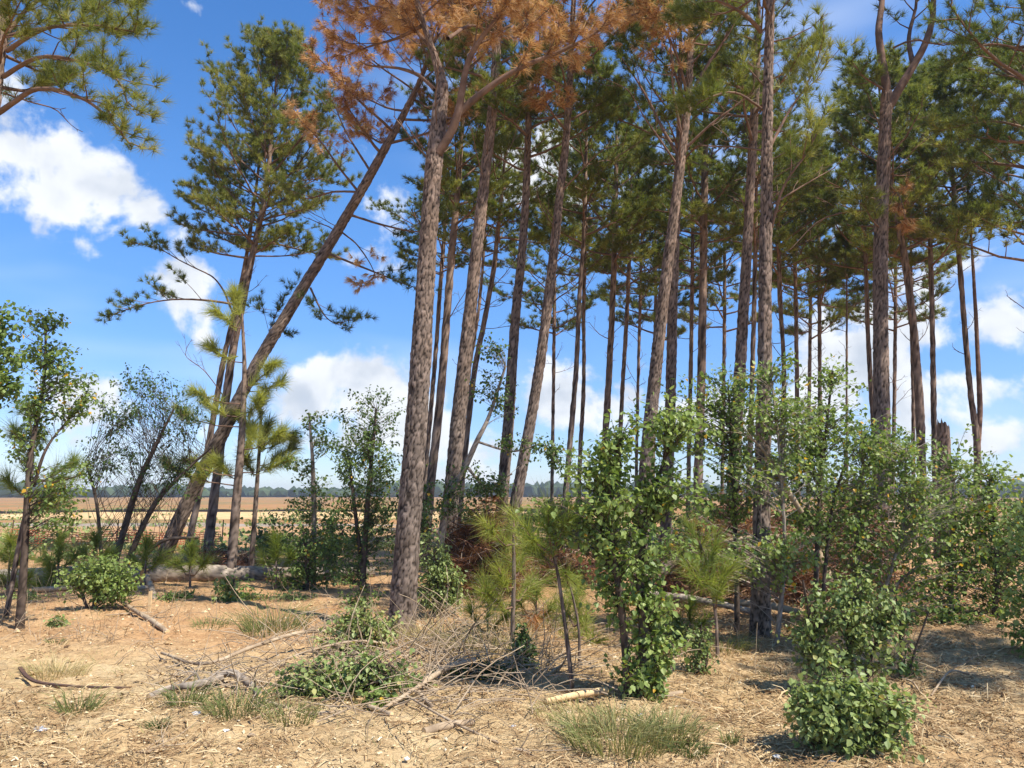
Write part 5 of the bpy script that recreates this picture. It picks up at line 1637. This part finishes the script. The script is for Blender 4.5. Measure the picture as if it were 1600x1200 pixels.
A = [litter_sheet(56000, -9, 9, 4.2, 13, .05, .19, .0038, (.15, .85), 61, .44), litter_sheet(26000, -9, 9, 4.2, 12, .015, .045, .009, (.25, 1.0), 63, .44), litter_sheet(8000, -9, 9, 4.2, 12, .015, .05, .013, (0, .35), 65, .5),
     litter_sheet(26000, 1.5, 9, 5, 12, .06, .18, .006, (.2, .8), 67, .3), litter_sheet(42000, -9, 9, 4.4, 13, .06, .2, .0045, (.08, .5), 71, .585)]
off, Vs, Fs, Ts = 0, [], [], []
for V, F, T in A:
    Vs.append(V); Fs.append(F + off); Ts.append(T)
    off += len(V)
obj('ground_litter', make_mesh('ground_litter', np.concatenate(Vs), np.concatenate(Fs), {'tint': np.concatenate(Ts)}, 'litter'), kind='stuff', label='pine straw, bark chips and dead leaves on the ground', category='litter')
OCT_V = np.array([[1, 0, 0], [-1, 0, 0], [0, 1, 0], [0, -1, 0], [0, 0, 1], [0, 0, -1]], float)
OCT_F = np.array([[0, 2, 4], [2, 1, 4], [1, 3, 4], [3, 0, 4], [2, 0, 5], [1, 2, 5], [3, 1, 5], [0, 3, 5]])
n = 5000
X = rng.uniform(-9, 9, n)
Y = 4.2 + 8.5 * rng.random(n) ** 1.5
sz = rng.uniform(.006, .02, n) * np.where(rng.random(n) < .06, 2.0, 1)
C = np.stack([X, Y, near_h(X, Y) + sz * .25], -1)
obj('soil_clods', blobs_mesh('soil_clods', C, np.stack([sz * 1.2, sz, sz * .7], -1), rng, 'litter', .2, OCT_V, OCT_F, tint=rng.uniform(.35, .95, n)), kind='stuff', label='small clods and pebbles strewn over the dirt', category='clods')
# dry twigs over the foreground heap
tb = Tubes()
for i in range(900):
    x, y = rng.normal(690, 140), rng.normal(1035, 38)
    y = min(max(y, 975), 1130)
    p = G(x, y)
    a, e = rng.uniform(0, 6.28), abs(rng.normal(0, .5))
    dv = np.array([math.cos(a) * math.cos(e), math.sin(a) * math.cos(e), math.sin(e)])
    q = grow(p + [0, 0, rng.uniform(0, .12)], dv, rng.uniform(.2, .9), 6, rng, -.5, .14)
    q[:, 2] = np.maximum(q[:, 2], gh(q[:, 0], q[:, 1]) + .005)
    r = rng.uniform(.002, .008)
    tb.add(q, np.linspace(r, r * .4, 6), 3, rng.uniform(.4, 1))
for i in range(260):
    x, y = rng.uniform(230, 560), rng.normal(1062, 22)
    p = G(x, y)
    a, e = rng.uniform(0, 6.28), abs(rng.normal(0, .3))
    dv = np.array([math.cos(a) * math.cos(e), math.sin(a) * math.cos(e), math.sin(e)])
    q = grow(p + [0, 0, .01], dv, rng.uniform(.12, .5), 6, rng, -.3, .14)
    q[:, 2] = np.maximum(q[:, 2], gh(q[:, 0], q[:, 1]) + .005)
    r = rng.uniform(.002, .008)
    tb.add(q, np.linspace(r, r * .4, 6), 3, rng.uniform(.3, 1))
tb.build('dry_twigs', 'dead_wood', kind='stuff', label='tangle of dry twigs heaped in the foreground', category='twigs')

# dry weed stems standing and leaning under the trees
tb = Tubes()
for i in range(1500):
    if rng.random() < .5:
        x, y = rng.uniform(-60, 640), rng.uniform(905, 1010)
    else:
        x, y = rng.uniform(640, 1420), rng.uniform(915, 1060)
    if vnoise(np.array(x * .012), np.array(y * .03), 88) < .42:
        continue
    p = G(x, y)
    a, e = rng.uniform(0, 6.28), rng.uniform(.3, 1.5)
    dv = np.array([math.cos(a) * math.cos(e), math.sin(a) * math.cos(e), math.sin(e)])
    q = grow(p, dv, rng.uniform(.12, .55), 5, rng, -.2, .15)
    r = rng.uniform(.0018, .0045)
    tb.add(q, np.linspace(r, r * .4, 5), 3, rng.uniform(.2, 1))
tb.build('dry_weeds', 'dead_wood', kind='stuff', label='thin dry weed stems standing under the pines', category='weeds')
UG = 'low undergrowth bushes'
for i, (lb, x, y, rx, ry, d_, tn, mt) in enumerate([
        ('low weed bush on the clay left of the long fallen log', 262, 950, 20, 12, 11.9, .5, 'broad_leaves'), ('spreading weeds in front of the long fallen log centre', 455, 945, 40, 18, 12.2, .45, 'grey_leaves'),
        ('weed bush left of the dead front pine foot', 560, 935, 36, 26, 11.4, .4, 'broad_leaves'), ('dark undergrowth bush behind the dead front pine', 545, 890, 40, 30, 15.0, .22, 'broad_leaves'),
        ('dark low growth left of the rust-brown heap', 640, 880, 30, 26, 14.5, .25, 'broad_leaves'), ('green clump at the foot of the slim log', 900, 905, 26, 18, 13.0, .35, 'broad_leaves'),
        ('weed bush before the slash pile left end', 1060, 985, 26, 20, 9.0, .45, 'grey_leaves'), ('small leafy weed right of the plated pine foot', 1262, 985, 24, 18, 8.8, .5, 'broad_leaves'),
        ('low leafy weeds right of the spindly sapling', 1500, 985, 50, 20, 9.0, .4, 'broad_leaves'), ('low leafy fringe at the right thicket foot', 1400, 975, 40, 24, 9.2, .4, 'broad_leaves'),
        ('faint weed bush by the left log end', 40, 940, 26, 16, 12.0, .5, 'grey_leaves'), ('little weed on the red clay at left', 90, 985, 14, 9, 9.6, .5, 'grey_leaves'),
        ('scrubby bush behind the long fallen log left part', 300, 870, 34, 22, 17.5, .4, 'grey_leaves'), ('scrubby bush behind the fallen log near the twiggy tree', 120, 872, 40, 22, 17.0, .4, 'grey_leaves'),
        ('trailing weeds at the front of the twig heap', 640, 1075, 40, 16, 6.7, .45, 'grey_leaves'), ('little green weed at the front of the twig tangle', 590, 1118, 22, 10, 6.05, .6, 'broad_leaves')]):
    leafy('low_bush', lb, 'bush', d_, [[(x, y + ry, 4), (x + 2, y, 3)], [(x + 3, y + ry, 3), (x + rx * .5, y, 2)]], [(x, y, rx, ry, int(8 + rx * ry * .03))], .045, tn, mt, group=UG, per=9, seed=60 + i)

for i, (lb, x, y, rx, ry, d_, tn) in enumerate([
        ('dark understory shrub in the gap left of the bent pale sapling', 655, 800, 24, 40, 17.5, .12), ('dark understory shrub behind the two central leaning pines', 815, 850, 40, 28, 18.5, .15),
        ('dark understory shrub behind the curved-stem young pine', 870, 845, 40, 32, 17.8, .15), ('dark understory shrub hidden behind the leafy centre shrub', 960, 830, 50, 46, 18.0, .18),
        ('dark understory shrub between the red-barked and plated pines', 1085, 825, 50, 44, 17.4, .18), ('dark understory shrub glimpsed behind the plated pine', 1215, 815, 55, 46, 17.0, .2),
        ('dark understory shrub behind the forked pine foot', 1340, 815, 60, 44, 17.2, .2), ('dark understory shrub behind the pale-stemmed left sapling', 515, 830, 40, 40, 18.5, .2),
        ('dark understory shrub under the slim black young pine', 425, 835, 34, 32, 19.0, .22)]):
    leafy('understory_shrub', lb, 'shrub', d_, [[(x, y + ry + 20, 6), (x + 3, y, 4)], [(x + 4, y + ry + 20, 5), (x + rx * .5, y, 3)]], [(x, y, rx, ry, int(10 + rx * ry * .022)), (x - rx * .4, y + ry * .6, rx * .8, ry * .6, int(6 + rx * ry * .012))], .075, tn,
          group='dark understory shrubs', per=11, seed=90 + i, grow_b=1.25)

# rough scrub over the cleared land behind
n = 420
X = rng.uniform(-46, 10, n)
Y = rng.uniform(24, 80, n)
X2 = np.r_[rng.uniform(6, 40, 120), rng.uniform(-17, 0, 90)]
Y2 = np.r_[rng.uniform(26, 50, 120), rng.uniform(18.5, 26, 90)]
X, Y = np.r_[X, X2], np.r_[Y, Y2]
k = vnoise(X * .15, Y * .15, 91) > .42
X, Y = X[k], Y[k]
m = 34
sz = rng.uniform(.25, .75, len(X))
C = np.stack([np.repeat(X, m), np.repeat(Y, m), 0 * np.repeat(X, m)], -1) + rng.normal(size=(len(X) * m, 3)) * np.repeat(sz, m)[:, None] * np.array([.8, .8, .35])
C[:, 2] = np.abs(C[:, 2]) + .02
V, F, T = leaves(C, rng.normal(size=C.shape), .16, rng, np.repeat(rng.uniform(.2, .75, len(X)), m), .2)
obj('far_scrub', make_mesh('far_scrub', V, F, {'tint': T}, 'grey_leaves'), kind='stuff', label='low green scrub dotted over the cleared land behind', category='scrub')

# ------------------------------------------------------------------ air
def haze_build(t):
    v = N(t, 'ShaderNodeVolumePrincipled')
    v.inputs['Color'].default_value = (0.80, 0.88, 1.0, 1)
    v.inputs['Density'].default_value = 0.0005
    v.inputs['Anisotropy'].default_value = 0.2
    o = N(t, 'ShaderNodeOutputMaterial')
    t.links.new(v.outputs[0], o.inputs['Volume'])


material('haze', haze_build)
bm = bmesh.new()
bmesh.ops.create_cube(bm, size=1.0)
for v in bm.verts:
    v.co = Vector((v.co.x * 3300, v.co.y * 3300, -1.2 if v.co.z < 0 else 19.0))
me = bpy.data.meshes.new('haze')
bm.to_mesh(me)
bm.free()
me.materials.append(MATS['haze'])
obj('haze', me, kind='stuff', label='thin haze in the distant air', category='haze')
